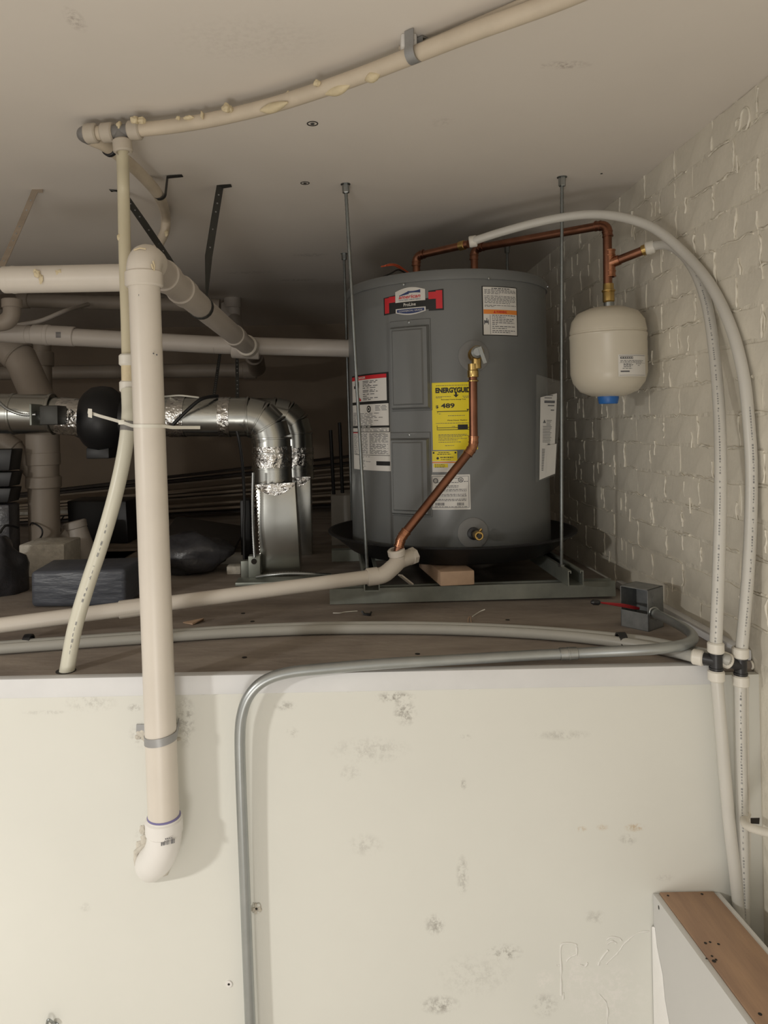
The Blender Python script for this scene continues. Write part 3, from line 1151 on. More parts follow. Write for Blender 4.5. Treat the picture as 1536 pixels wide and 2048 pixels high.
# drain valve
ph, z = escutcheon(945, 1066, .042, 'escutcheon')
q = V((math.sin(ph), -math.cos(ph), 0))
c0 = cyl(ph, z, HR)
MB().lathe([(.017, -.004), (.017, .012), (.010, .014), (.010, .020)], c0, q, 20).build('drain_collar', 'blackf', heater, local=True)
c1 = c0 + q * .018 + V((.003, 0, 0))
mb = MB().lathe([(.009, 0), (.009, .014), (.0125, .016), (.0125, .034), (.011, .036), (.008, .036), (.0075, .028)], c1, q, 20)
dv = mb.build('drain_valve', 'brass', heater, local=True, label='brass drain valve in its grey gasket')
MB().tube([c1 + q * .016 + V((.004, 0, .006)), c1 + q * .016 + V((.012, 0, .016))], .004, 8).build('valve_stem', 'brass', dv, local=True)
MB().lathe([(.006, 0), (.006, .002)], c1 + q * .0365, q, 12).build('valve_bore', 'blackf', dv, local=True)
# wires out of the top junction
top = V((-.10, .02, H + .004))
for k, (m, pts) in enumerate((('orw', [(812, 552), (800, 543), (788, 538), (775, 533), (752, 536)]), ('orw', [(815, 552), (803, 545), (785, 533), (770, 531), (760, 534)]),
                              ('blackf', [(811, 553), (795, 545), (785, 542), (770, 550), (752, 558)]))):
    dd = [2.16 - .006 * k, 2.14, 2.12, 2.1, 2.08]
    MB().tube(spline([HI @ P(x, y, d) for (x, y), d in zip(pts, dd)], 6), .0022, 8).build('supply_wire', m, heater, local=True)

# manual in a clear pouch on the right flank
ph, z = tank_hit(1072, 870)
FD0 = (HM @ cyl(ph, z)).y - .022
fd = lambda x: FD0 + (x - 1068) * .0006
bk = lambda pts, e: [HI @ P(x, y, fd(x) + e) for x, y in pts]
fr_, bk_ = bk([(1076, 957), (1104, 945), (1108, 783), (1075, 792)], 0), bk([(1076, 957), (1104, 945), (1108, 783), (1075, 792)], .012)
mb = MB().add(fr_ + bk_, [(0, 1, 2, 3), (7, 6, 5, 4), (0, 4, 5, 1), (1, 5, 6, 2), (2, 6, 7, 3), (3, 7, 4, 0)])
man = mb.build('manual', 'white', heater, local=True, smooth=0, label='white printed booklet in the clear pouch')
mb = MB()
fr_, bk_ = bk([(1089, 950), (1107, 944), (1109, 884), (1090, 888)], -.005), bk([(1089, 950), (1107, 944), (1109, 884), (1090, 888)], -.001)
mb.add(fr_ + bk_, [(0, 1, 2, 3), (7, 6, 5, 4), (0, 4, 5, 1), (1, 5, 6, 2), (2, 6, 7, 3), (3, 7, 4, 0)])
sub(mb, 'leaflet', 'white', man)
mb = MB()


def mq(x0, y0, x1, y1):
    mb.add(bk([(x0, y1), (x1, y1), (x1, y0), (x0, y0)], -.0012), [(0, 1, 2, 3)])


mq(1083, 798, 1104, 803)
mq(1083, 787, 1100, 788.5)
mq(1083, 792, 1098, 793.5)
mq(1090, 807, 1103, 809)
mq(1096, 816, 1103, 818)
for k in range(16):
    if k != 0: mq(1081 if k > 4 else 1088, 834 + 3.1 * k, 1097 + random.uniform(-2, 2), 835 + 3.1 * k)
mb.add(bk([(1081, 843), (1087, 843), (1084, 836)], -.0012), [(0, 1, 2)])
mq(1091, 884, 1096, 886.5)
for k in range(14): mq(1080, 895 + 3.2 * k, 1086 - .2 * k, 896.4 + 3.2 * k)
sub(mb, 'print', 'ink', man)
mb = MB()
vs = bk([(1068, 962), (1108, 947), (1118, 760), (1066, 746)], -.009)
vs2 = bk([(1068, 962), (1108, 947), (1118, 760), (1066, 746)], .016)
mb.add(vs + vs2, [(0, 1, 2, 3), (4, 5, 6, 7), (0, 4, 5, 1), (1, 5, 6, 2), (3, 7, 4, 0)])
sub(mb, 'clear_pouch', 'pouch', heater)

# ------------------------------------------------------------------ pan, struts, rods, block
tilt = math.tan(TILT)
pan = MB().lathe([(.0, 0), (.300, 0), (.312, .006), (.372, .055), (.380, .056), (.381, .060), (.370, .061), (.306, .010), (.298, .005), (.0, .005)], (0, 0, 0), n=72)
po = pan.build('drain_pan', 'pan', None, smooth=30, origin=(0, 0, 0), label='shallow black drain pan under the grey water heater', cat='drain pan')
po.location = (HB.x, HB.y, HB.z - .0055)
po.rotation_euler = (0, -TILT, 0)


def strut(p0, p1, label, w=.041, h=.041):
    """Slotted C channel, open side up, lips turned in."""
    t = .0028
    o = [(-w / 2, h), (-w / 2, 0), (w / 2, 0), (w / 2, h), (w / 2 - .009, h), (w / 2 - .009, h - .007), (w / 2 - .009 + t, h - .007), (w / 2 - .009 + t, h - t),
         (w / 2 - t, h - t), (w / 2 - t, t), (-w / 2 + t, t), (-w / 2 + t, h - t), (-w / 2 + .009 - t, h - t), (-w / 2 + .009 - t, h - .007), (-w / 2 + .009, h - .007), (-w / 2 + .009, h)]
    p0, p1 = V(p0), V(p1)
    tg = (p1 - p0).normalized()
    x = tg.cross(V((0, 0, 1))).normalized()
    y = x.cross(tg).normalized()
    n = len(o)
    vs = [p0 + x * a + y * c for a, c in o] + [p1 + x * a + y * c for a, c in o]
    fs = [(i, (i + 1) % n, n + (i + 1) % n, n + i) for i in range(n)] + [tuple(range(n - 1, -1, -1)), tuple(n + i for i in range(n))]
    return MB().add(vs, fs).build('strut_channel', 'galvd', None, smooth=0, label=label, cat='strut')


sR, sL = P(1152, 1173, 1.885), P(744, 1183, 1.885)
strut(sR, sR + V((0, .86, 0)), 'galvanised strut channel running back under the right edge of the black pan')
strut(sL, sL + V((0, .86, 0)), 'galvanised strut channel running back under the left edge of the black pan')
cA, cB = P(660, 1208, 1.99), P(1226, 1189, 1.99)
dz = max(0, .001 - cA.z)
cA.z += dz
cB.z = min(cB.z, sR.z - .0425)
cA.z = min(cA.z, sL.z - .0425)
strut(cA, cB, 'long galvanised cross strut lying on the deck in front under the heater')
strut(cA + V((0, .62, 0)), cB + V((0, .62, 0)), 'rear galvanised cross strut hidden in shadow behind the heater base')
w0 = P(915, 1157, 1.905)
bx = MB().box((-.046, 0, -.019), (.046, .26, .019))
wb = bx.build('wood_block', 'wood2', None, bevel=.003, origin=(0, 0, 0), label='short pale lumber block wedged under the black pan', cat='wood block')
wb.location = (w0.x, w0.y, HB.z - .0055 - .0215 + tilt * (w0.x - HB.x))
wb.rotation_euler = (0, -TILT, R(6))


def rod(top, bot, label, r=.0048):
    T = thing('threaded_rod', bot, label, 'rod')
    d = (top - bot).normalized()
    L = (top - bot).length
    prof = []
    n = int(L / .006)
    for i in range(n + 1):
        prof.append((r * (1.0 if i % 2 else .9), L * i / n))
    MB().lathe(prof, bot, d, 10).build('rod', 'rodm', T, smooth=60)
    MB().lathe([(.0085, -.024), (.0098, -.022), (.0098, -.002), (.0085, 0)], top, d, 6).build('coupling_nut', 'steel', T, smooth=0)
    MB().lathe([(.013, -.0015), (.013, .0)], top, (0, 0, 1), 16).build('washer', 'steel', T)
    MB().lathe([(.0095, -.004), (.0095, .004)], bot + d * .006, d, 6).build('nut', 'steel', T, smooth=0)


def cpt(px, py): return Z(px, py, CEIL - .0005)


bL, bR = P(735, 1150, 1.955), P(1123, 1140, 1.955)
rod(cpt(691, 368), V((bL.x, bL.y, sL.z + .036)), 'threaded rod hanging from the ceiling in front of the heater\'s left side')
rod(cpt(1124, 354), V((bR.x, bR.y, sR.z + .036)), 'threaded rod hanging from the ceiling between heater and beige tank')
t3, t4 = cpt(688, 507), cpt(1014, 493)
rod(t3, V((sL.x - .035, t3.y, HB.z - .03)), 'rear threaded rod half hidden behind the front rod left of the heater')
rod(t4, V((t4.x, t4.y, HB.z - .03)), 'rear threaded rod seen only above the heater top')

# ------------------------------------------------------------------ copper pipes
cr = .0111
T = thing('discharge_pipe', P(794, 1104, 1.84), 'copper discharge pipe dropping from the relief valve and sloping down left', 'copper pipe')
vx = VALVE_OUT
pts = [V((vx.x, vx.y, vx.z + .004)), P(947, 893, vx.y), P(802, 1076, 1.842), P(794, 1110, 1.84)]
arcpipe(T, pts, cr, .03, 'copper', 'copperb', ext=.014)
MB().lathe([(.0135, -.012), (.0145, -.010), (.0145, .004), (.013, .006), (.013, .022)], V((vx.x, vx.y, vx.z - .012)), (0, 0, 1), 18).build('brass_adapter', 'brass', T)
mb = MB()
for k in range(3): mb.ring(P(946, 744 + 9 * k, vx.y), (0, 0, 1), .010, .0142, .004)
mb.build('bead', 'brass', T)

# tank outlets
o1 = HM @ V((-.105, -.12, H + .002))
z1 = P(838, 512, o1.y)
o1 = V((P(833, 545, o1.y).x, o1.y, o1.z))
e1 = P(937, 488, 2.03)
T = thing('hot_outlet_pipe', o1, 'short copper elbow pipe on the heater top leading to the white plastic tube', 'copper pipe')
arcpipe(T, [o1 - V((0, 0, .004)), V((o1.x, o1.y, z1.z)), e1], cr, .018, 'copper', 'copper', ext=.010)
sleeve(T, e1.lerp(z1, .12), e1 - z1, cr, .018, 'brass', 'brass_adapter', 1.2)
o2 = HM @ V((.055, -.12, H + .002))
o2 = V((P(949, 545, o2.y).x, o2.y, o2.z))
k2 = P(951, 497, o2.y)
k3 = P(1219, 449, 1.86)
k4 = P(1216, 603, 1.86)
k3 = V((k4.x + .002, k3.y, k3.z))
T = thing('cold_supply_pipe', o2, 'long copper pipe from the heater top across to the beige expansion tank', 'copper pipe')
arcpipe(T, [o2 - V((0, 0, .004)), V((o2.x, o2.y, k2.z)), k3, k4], cr, .019, 'copper', 'copper', ext=.012)
sleeve(T, V((o2.x, o2.y, o2.z + .018)), (0, 0, 1), cr, .03, 'copperb', 'adapter', 1.2)
tee = P(1220, 527, 1.86)
te = P(1291, 499, 1.80)
mb = MB().tube([tee + V((0, 0, .033)), tee - V((0, 0, .033))], cr * 1.18, 18)
mb.tube([tee, tee.lerp(te, .28)], cr * 1.18, 18)
for q in (tee + V((0, 0, .033)), tee - V((0, 0, .033)), tee + V((0, 0, .02)), tee - V((0, 0, .02))):
    mb.ring(q, (0, 0, 1), cr, cr * 1.3, .004)
mb.build('tee', 'copperb', T)
MB().tube([tee, te], cr, 18).build('branch', 'copper', T)
sleeve(T, te, te - tee, cr, .016, 'brass', 'brass_adapter', 1.2)
ad = P(1217, 585, 1.86)
mb = MB().lathe([(.013, .022), (.0135, .004), (.0145, .002), (.0145, -.022), (.012, -.026)], ad, (0, 0, 1), 20)
mb.ring(ad + V((0, 0, .004)), (0, 0, 1), .012, .0165, .005)
mb.build('brass_adapter', 'brass', T)

# ------------------------------------------------------------------ expansion tank
et, eb = P(1218, 614, 1.86), P(1218, 795, 1.86)
ER = S(73, 1.86)
hh = et.z - eb.z
ex = thing('expansion_tank', V((eb.x, eb.y, eb.z)), 'beige expansion tank with blue bottom cap hanging from copper pipe', 'expansion tank')
prof = [(.0, 0), (ER * .45, .004), (ER * .75, .016), (ER * .93, .038), (ER, .062), (ER, hh * .655), (ER * 1.012, hh * .662), (ER * 1.012, hh * .69), (ER * .985, hh * .70),
        (ER * .985, hh * .715), (ER, hh * .72), (ER, hh - .062), (ER * .95, hh - .036), (ER * .80, hh - .016), (ER * .5, hh - .004), (.0, hh)]
MB().lathe(prof, eb, (0, 0, 1), 56).build('shell', 'tank', ex, smooth=40)
MB().lathe([(.0125, -.004), (.0125, .012), (.010, .014), (.010, .024)], et, (0, 0, 1), 18).build('nipple', 'steel', ex)
MB().lathe([(.022, -.016), (.0235, -.014), (.026, 0), (.026, .008)], V((eb.x - .002, eb.y, eb.z + .0)), (0, 0, 1), 24).build('valve_cap', 'blue', ex, label='blue plastic cap')
tl = MB()
lb = MB()


def tank2(px, py, e):
    o = CAM - V((eb.x, eb.y, 0))
    d = ray(px, py)
    a = d.x ** 2 + d.y ** 2
    bq = 2 * (o.x * d.x + o.y * d.y)
    cq = o.x ** 2 + o.y ** 2 - ER ** 2
    dis = max(0, bq * bq - 4 * a * cq)
    t = (-bq - math.sqrt(dis)) / (2 * a)
    q = o + d * t
    return math.atan2(q.x, -q.y), q.z


pA, zA = tank2(1236, 709, 0)
pB, zB = tank2(1287, 753, 0)
pB += .10


def tp(u, v, e):
    a = pA + (pB - pA) * u
    return V((eb.x + (ER + e) * math.sin(a), eb.y - (ER + e) * math.cos(a), zB + (zA - zB) * v))


def trect(mb, u0, v0, u1, v1, e):
    n = max(1, int((u1 - u0) * 10))
    vs, fs = [], []
    for i in range(n + 1):
        u = u0 + (u1 - u0) * i / n
        vs += [tp(u, v0, e), tp(u, v1, e)]
        if i: fs.append((2 * i - 2, 2 * i, 2 * i + 1, 2 * i - 1))
    mb.add(vs, fs)


trect(lb, 0, 0, 1, 1, .0006)
lo = lb.build('tank_label', 'white', ex, smooth=30, label='white printed sticker')
mb = MB()
trect(mb, .06, .80, .45, .90, .001)
for (v, u0, u1) in ((.72, .06, .85), (.66, .06, .8), (.57, .15, .4), (.53, .15, .45), (.48, .15, .42), (.43, .15, .38), (.36, .12, .42), (.57, .55, .75), (.50, .62, .7)):
    u = u0
    while u < u1:
        w = random.uniform(.03, .09)
        trect(mb, u, v - .012, min(u + w, u1), v + .012, .001)
        u += w + .02
trect(mb, .06, .20, .33, .26, .001)
trect(mb, .03, .94, .97, .955, .001)
trect(mb, .03, .05, .97, .06, .001)
trect(mb, .03, .61, .97, .617, .001)
mb.build('print', 'ink', lo, smooth=0, kind='stuff')
mb = MB()
for u in (.09, .16, .22, .28, .34, .40): trect(mb, u, .83, u + .035, .87, .0013)
mb.build('print', 'white', lo, smooth=0, kind='stuff')


# ------------------------------------------------------------------ white plastic water tubes
def tube_line(name, pts, r, m, label, cat='water tube', k=10, prt=None):
    path = spline(pts, k)
    T = thing(name, path[-1] if path[-1].z < path[0].z else path[0], label, cat)
    MB().tube(path, r, 18).build('tube', m, T, smooth=50)
    if prt: printing(T, path, r, **prt)
    return T, path


pr = .0112
tA = P(1432, 1322, 1.392)
tB = P(1481, 1332, 1.400)
xlim = XR - pr - .006


def wl_(px, py, d):
    p = P(px, py, d)
    if p.x > xlim:
        p = CAM + ray(px, py) * (xlim / ray(px, py).x)
    return p


ptsB = [P(947, 482, 2.0), P(1000, 465, 1.97), P(1070, 446, 1.93), P(1130, 434, 1.89), P(1190, 429, 1.84), P(1250, 436, 1.78), P(1310, 458, 1.72), P(1370, 508, 1.64),
        wl_(1421, 570, 1.57), wl_(1462, 655, 1.51), wl_(1487, 750, 1.46), wl_(1498, 850, 1.42), wl_(1503, 950, 1.405), wl_(1500, 1080, 1.40), wl_(1492, 1200, 1.40), P(1482, 1310, 1.40)]
T, pb = tube_line('hot_water_tube', ptsB, pr, 'pex', 'white plastic tube arching highest from heater top down the brick wall corner',
                  prt=dict(start=1.05, step=.0055, w=.0032, off=-.35))
ptsA = [P(1296, 497, 1.795), P(1318, 490, 1.77), P(1345, 494, 1.73), P(1372, 516, 1.68), P(1396, 556, 1.62), P(1414, 610, 1.57), P(1427, 690, 1.52), P(1437, 800, 1.46),
        P(1441, 900, 1.42), P(1441, 1000, 1.40), P(1438, 1120, 1.395), P(1434, 1230, 1.392), P(1431, 1305, 1.392)]
T, pa = tube_line('cold_water_tube', ptsA, pr, 'pex', 'white plastic tube curving down inside the higher arch from the copper branch',
                  prt=dict(start=.22, step=.0055, w=.0032, off=.1))
ptsAl = [P(1433, 1352, 1.392), P(1440, 1430, 1.393), P(1449, 1540, 1.396), P(1460, 1660, 1.40), P(1472, 1760, 1.404), P(1484, 1880, 1.405), P(1494, 1960, 1.405)]
tube_line('lower_cold_tube', ptsAl, pr, 'pex', 'white plastic tube leaning right below the left black tee', )
ptsBl = [P(1480, 1362, 1.400), P(1481, 1480, 1.402), P(1483, 1600, 1.404), P(1486, 1720, 1.405), P(1489, 1850, 1.406), P(1492, 1960, 1.406)]
tube_line('lower_hot_tube', ptsBl, pr * .95, 'pex', 'white printed plastic tube dropping straight below the right black tee', prt=dict(start=.02, step=.0058, w=.0034, off=-.1))


def pex_tee(c, left, label):
    T = thing('pipe_tee', c - V((0, 0, .05)), label, 'pipe tee')
    mb = MB().tube([c + V((0, 0, .03)), c - V((0, 0, .03))], .0115, 18)
    lf = (left - c).normalized()
    mb.tube([c, c + lf * .030], .0115, 18)
    mb.ring(c + V((0, 0, .014)), (0, 0, 1), .010, .0128, .004)
    mb.ring(c - V((0, 0, .014)), (0, 0, 1), .010, .0128, .004)
    mb.build('tee_body', 'blackf', T)
    for q, d in ((c + V((0, 0, .026)), (0, 0, 1)), (c - V((0, 0, .028)), (0, 0, 1)), (c + lf * .032, lf)):
        MB().ring(q, d, .0100, .0150, .021).build('expansion_ring', 'ring', T)
    return c + lf * .03


zf = .0125
l1 = Z(1392, 1314, .020)
fr1 = [l1] + [Z(x, y, zf) for x, y in ((1330, 1300), (1250, 1286), (1160, 1275), (1060, 1267), (940, 1261), (800, 1258), (640, 1259), (480, 1265), (340, 1274), (180, 1285), (0, 1298), (-150, 1310))]
e = pex_tee(tA, l1, 'left black plumbing tee with white rings at the ledge corner')
tube_line('floor_tube', [e] + fr1, .0114, 'pexg', 'long white plastic tube lying across the deck front from left tee', k=6)
sh = lambda p, d: V((p.x, p.y + d, p.z))
l2 = Z(1442, 1316, .022)
fr2 = [l2] + [sh(Z(x, y, zf), dd) for x, y, dd in ((1330, 1300, .05), (1250, 1286, .034), (1160, 1275, .026), (1060, 1267, .024), (940, 1261, .0235), (800, 1258, .0235), (640, 1259, .0235),
                                                 (480, 1265, .0235), (340, 1274, .0235), (180, 1285, .0235), (0, 1298, .0235), (-150, 1310, .0235))]
e = pex_tee(tB, l2, 'right black plumbing tee with white rings beside the brick wall')
tube_line('rear_floor_tube', [e] + fr2, .0114, 'pexg', 'second white tube lying behind the long deck tube, from right tee', k=6)
# expansion rings that join tube to copper
for p, d, lb_ in ((P(946, 483, 2.005), V((1, -.2, .1)), 'white ring joining the high arching tube to copper'), (P(1300, 495, 1.79), V((1, -.5, .15)), 'white ring joining the copper branch to white tube')):
    MB().ring(p, d, .0112, .0158, .022).build('expansion_ring', 'ring', None, label=lb_, cat='pipe ring')
# clips that hold the floor tubes
for px, py, lb_ in ((1243, 1283, 'black tube clip standing on the deck near the metal box'), (57, 1286, 'dark tube clip on the deck at the far left')):
    c = Z(px, py, .012)
    pts = [c + V((0, .016 * math.cos(t), .002 + .016 * math.sin(t))) for t in [R(a) for a in range(-20, 215, 15)]]
    pts = [V((c.x, c.y + .016, -.0 + .001))] + pts + [V((c.x, c.y - .020, .012))]
    MB().ribbon(pts, .016, .0035, (1, 0, 0)).build('tube_clip', 'blackf', None, smooth=40, label=lb_, cat='clip')

# ------------------------------------------------------------------ conduit and electrical box
cpts = [P(1308, 1226, 1.665), P(1332, 1237, 1.61), P(1358, 1250, 1.56), P(1378, 1263, 1.505), P(1386, 1274, 1.468), P(1380, 1284, 1.445), P(1355, 1292, 1.43), P(1300, 1299, 1.422),
        P(1200, 1304, 1.443), P(1137, 1307.5, 1.452), P(1060, 1311, 1.452), P(900, 1320, 1.434), P(760, 1328, 1.416), P(640, 1338, 1.400), P(590, 1343, 1.394), P(550, 1352, 1.389), P(519, 1368, 1.386), P(497, 1393, 1.386),
        P(485, 1425, 1.388), P(480, 1465, 1.391), P(481, 1540, 1.394), P(487, 1700, 1.398), P(494, 1880, 1.40), P(501, 2060, 1.40), P(506, 2200, 1.40)]
path = spline(cpts, 8)
T = thing('conduit', path[-1], 'grey steel conduit from metal box along the ledge, bending down the cream wall', 'conduit')
MB().tube(path, .0105, 18).build('conduit_tube', 'emt', T, smooth=50)
c = P(1137, 1307.5, 1.452)
mb = MB().ring(c, P(1200, 1304, 1.443) - P(1060, 1311, 1.452), .0100, .0126, .036)
mb.ring(c, P(1200, 1304, 1.443) - P(1060, 1311, 1.452), .012, .0133, .004)
mb.build('coupling', 'galv', T)
bb_ = Z(1290, 1256, 0)
bc = V((bb_.x, bb_.y + .015, 0))
T = thing('junction_box', bc, 'galvanised metal junction box on the deck by the brick wall', 'junction box')
rot = Matrix.Rotation(R(38), 3, 'Z')
hd = .034


def bp_(x, y, z): return bc + rot @ V((x, y, z))


mb = MB()
w_, t_ = .034, .0016
parts = [((-w_, -hd, 0), (w_, hd, t_)), ((-w_, -hd, .094), (w_, hd, .0956)), ((w_ - t_, -hd, 0), (w_, hd, .0956)), ((-w_, -hd, 0), (-w_ + t_, hd, .040)), ((-w_, hd - t_, 0), (w_, hd, .0956)),
         ((-w_, -hd, 0), (w_, -hd + t_, .0956))]
for a, c in parts:
    q = [(a[0], a[1], a[2]), (c[0], a[1], a[2]), (c[0], c[1], a[2]), (a[0], c[1], a[2]), (a[0], a[1], c[2]), (c[0], a[1], c[2]), (c[0], c[1], c[2]), (a[0], c[1], c[2])]
    mb.hexa([bp_(*k) for k in q])
mb.build('box_body', 'boxg', T, smooth=0)
mb = MB()
for x, z_ in ((.006, .026), (-.008, .070)):
    mb.lathe([(.009, 0), (.009, .0008), (.004, .0012)], bp_(x, -hd, z_), rot @ V((0, -1, 0)), 16)
mb.build('knockout', 'boxg', T)
MB().lathe([(.0145, 0), (.0145, .006), (.012, .008), (.012, .016)], P(1306, 1225, 1.668), P(1332, 1237, 1.61) - P(1308, 1226, 1.665), 14).build('connector', 'steel', T)
T2 = thing('wire_bundle', P(1195, 1204, 1.66), 'red wires with a black cap sticking out of the metal junction box', 'wires')
for k in range(3):
    MB().tube(spline([P(1278, 1216 + k, 1.69), P(1262, 1214 + k * 2 - 2, 1.675), P(1240, 1210 + k * 2 - 2, 1.665), P(1200, 1205, 1.66)], 6), .0018, 8).build('wire', 'redw', T2)
MB().lathe([(.004, 0), (.0065, .004), (.0065, .016), (.003, .021)], P(1200, 1205, 1.66), V((-1, 0, .05)), 10).build('wire_cap', 'blackf', T2)

# ------------------------------------------------------------------ PVC drain at the heater
T = thing('drain_pipe', Z(300, 1215, .0), 'thin white PVC drain pipe sloping left across the deck from the heater', 'drain pipe')
d0, d1 = P(752, 1152, 1.80), P(-40, 1256, 1.60)
MB().tube([d0, d1], .0172, 20).build('pipe', 'pvc', T)
el = [P(735, 1154, 1.797), P(765, 1150, 1.805), P(785, 1135, 1.825), P(797, 1123, 1.845)]
MB().tube(spline(el, 6), .0205, 20).build('elbow', 'pvc', T)
sleeve(T, P(745, 1153, 1.80), d0 - d1, .0172, .03, 'pvc', 'hub', 1.28)
tb = P(797, 1123, 1.845)
te2 = P(824, 1112, 1.875)
mb = MB().tube([P(793, 1104, 1.84), P(797, 1126, 1.845)], .0195, 20)
mb.tube([tb - (te2 - tb) * .3, te2], .0195, 20)
mb.build('tee', 'pvc', T)
MB().ring(P(793, 1105, 1.84), P(793, 1104, 1.84) - P(797, 1126, 1.845), .014, .0225, .018).build('hub', 'pvc', T)
MB().lathe([(.0225, -.008), (.0225, .006), (.016, .010), (.014, .004)], te2, te2 - tb, 8).build('end_plug', 'pvc', T, smooth=0)
cc = P(260, 1217, 1.675)
sleeve(T, cc, d0 - d1, .0172, .05, 'pvc', 'coupling', 1.2)
MB().beam(P(800, 1150, 1.86), P(823, 1168, 1.90), .012, .004).build('pipe_strap', 'pvc', T)

# ------------------------------------------------------------------ big white drain riser at front left
r2 = .0294
T = thing('drain_riser', P(327, 1700, 1.36), 'large white PVC drain pipe rising up the front of the cream wall', 'drain pipe')
pt, pbm = P(287, 510, 1.369), P(328, 1650, 1.369)
MB().tube([P(288, 556, 1.369), pbm], r2, 28).build('pipe', 'pvc', T)
dend = P(498, 695, 2.50)
dd = (dend - P(287, 515, 1.369)).normalized()
corner = P(287, 516, 1.369)
up = (corner - P(288, 560, 1.369)).normalized()
path, arcs = fillet([P(288, 575, 1.369), corner, corner + dd * .16], .034, 10)
MB().tube(path[:-1] + [arcs[0][-1] + dd * .02], r2 * 1.1, 28).build('elbow', 'pvc', T, label='elbow with rust stain at the top')
sleeve(T, P(288, 559, 1.369), up, r2, .030, 'pvc', 'hub', 1.2)
s0 = corner + dd * .045
MB().tube([s0, dend], r2, 28).build('sloping_pipe', 'pvcg', T, label='greyish pipe running back under the ceiling from the elbow')
for q, Lh in ((.10, .035), (.235, .05), (.85, .06)):
    sleeve(T, s0 + dd * q, dd, r2, Lh, 'pvcg', 'coupling', 1.13)
sleeve(T, dend - dd * .03, dd, r2, .05, 'pvc', 'hub', 1.22)
# strap on the wall
sc = P(322, 1473, 1.369)
pts = []
for a in range(-100, 81, 10):
    pts.append(sc + V((math.sin(R(a)) * (r2 + .001), -math.cos(R(a)) * (r2 + .001), math.sin(R(a)) * .004)))
pts = [V((sc.x - .062, YF - .002, sc.z - .006)), V((pts[0].x - .006, YF - .003, pts[0].z - .003))] + pts + [V((sc.x + .022, YF - .002, pts[-1].z + .001))]
MB().ribbon(pts, .015, .0016, (0, 0, 1)).build('pipe_strap', 'strapl', None, smooth=50, label='grey metal strap holding the large riser to the cream wall', cat='strap')
pls = MB()
for k, (px, py, r) in enumerate(((284, 1466, .010), (292, 1476, .009), (276, 1474, .006), (352, 1450, .006), (356, 1478, .005), (296, 1462, .006))):
    pls.blob(P(px, py, YF - .001), r, .5, k, (1, .35, .7))
pls.build('plaster_chip', 'plast', wall_f, kind='stuff', smooth=60)
# wall elbow
ebp = [P(328, 1632, 1.369), P(329, 1668, 1.370), P(325, 1694, 1.376), P(316, 1714, 1.394), P(306, 1724, 1.42), P(303, 1727, 1.435)]
path = spline(ebp, 6)
MB().tube(path, r2 * 1.10, 28).build('wall_elbow', 'pvcw', T, label='bright white elbow entering the cream wall')
MB().ring(P(328, 1650, 1.369), (path[0] - path[3]), r2 * .98, r2 * 1.19, .030).build('hub', 'pvcw', T)
MB().ring(P(328, 1634, 1.369), (path[0] - path[3]), r2 * .98, r2 * 1.06, .009).build('primer_band', 'primer', T, label='purple primer line above the wall elbow')
mb = MB()
for k in range(13):
    x = 322 + k * 2.2
    w = random.choice((.8, 1.3, 1.8))
    d = 1.369 - r2 * 1.10 * math.sqrt(max(.05, 1 - ((x - 329) / 33) ** 2)) - .0015
    mb.add([P(x, 1692 - (x - 322) * .22, d), P(x + w, 1692 - (x - 322) * .22, d), P(x + w, 1683 - (x - 322) * .22, d), P(x, 1683 - (x - 322) * .22, d)], [(0, 1, 2, 3)])
for k in range(5):
    x = 326 + k * 4
    d = 1.369 - r2 * 1.10 * math.sqrt(max(.05, 1 - ((x - 329) / 33) ** 2)) - .0015
    mb.add([P(x, 1681 - (x - 322) * .22, d), P(x + 3, 1681 - (x - 322) * .22, d), P(x + 3, 1679 - (x - 322) * .22, d), P(x, 1679 - (x - 322) * .22, d)], [(0, 1, 2, 3)])
mb.build('barcode', 'ink', T, kind='stuff', smooth=0)
mb = MB()
cw = P(303, 1722, YF)
pts = []
for k in range(15):
    a = 2 * math.pi * k / 14
    rr = .036 + .008 * noise.noise(V((math.cos(a) * 2, math.sin(a) * 2, 3)))
    pts.append(V((cw.x + .004 + rr * math.cos(a), YF - .001, cw.z + .004 + rr * .9 * math.sin(a))))
mb.tube(pts, [.003 + .003 * random.random() for _ in pts], 8)
for px, py, r in ((285, 1660, .007), (290, 1680, .009), (278, 1690, .006), (286, 1718, .007), (300, 1740, .006), (330, 1742, .004), (295, 1655, .005)):
    mb.blob(P(px, py, YF), r, .5, px, (1, .3, 1.3))
mb.build('hole_filler', 'plast', wall_f, kind='stuff', smooth=60)
# scuffs on the riser
mb = MB()
for ln in ([(273, 640), (270, 630), (267, 625)], [(306, 706), (308, 708)], [(313, 708), (314, 711)], [(276, 605), (278, 590), (276, 583)], [(281, 790), (282, 785)], [(273, 797), (274, 795)]):
    pts = []
    for (x, y) in ln:
        cxp = 288 + (y - 560) * .039
        d = 1.369 - math.sqrt(max(1e-6, r2 ** 2 - S(x - cxp, 1.35) ** 2)) - .0006
        pts.append(P(x, y, d))
    mb.tube(pts, .0012, 6)
mb.build('scuff', 'ink', T, kind='stuff')

mb = MB()
for ln in ([(306, 522), (309, 532), (308, 541)], [(303, 528), (306, 538)], [(268, 500), (280, 496), (292, 498)]):
    pts = []
    for (x, y) in ln:
        d = 1.369 - math.sqrt(max(1e-6, (r2 * 1.1) ** 2 - S(x - 287, 1.35) ** 2)) - .0002
        pts.append(P(x, y, d + (.012 if y < 505 else 0)))
    mb.tube(pts, .0016, 6)
mb.build('rust_stain', 'foam', T, kind='stuff')

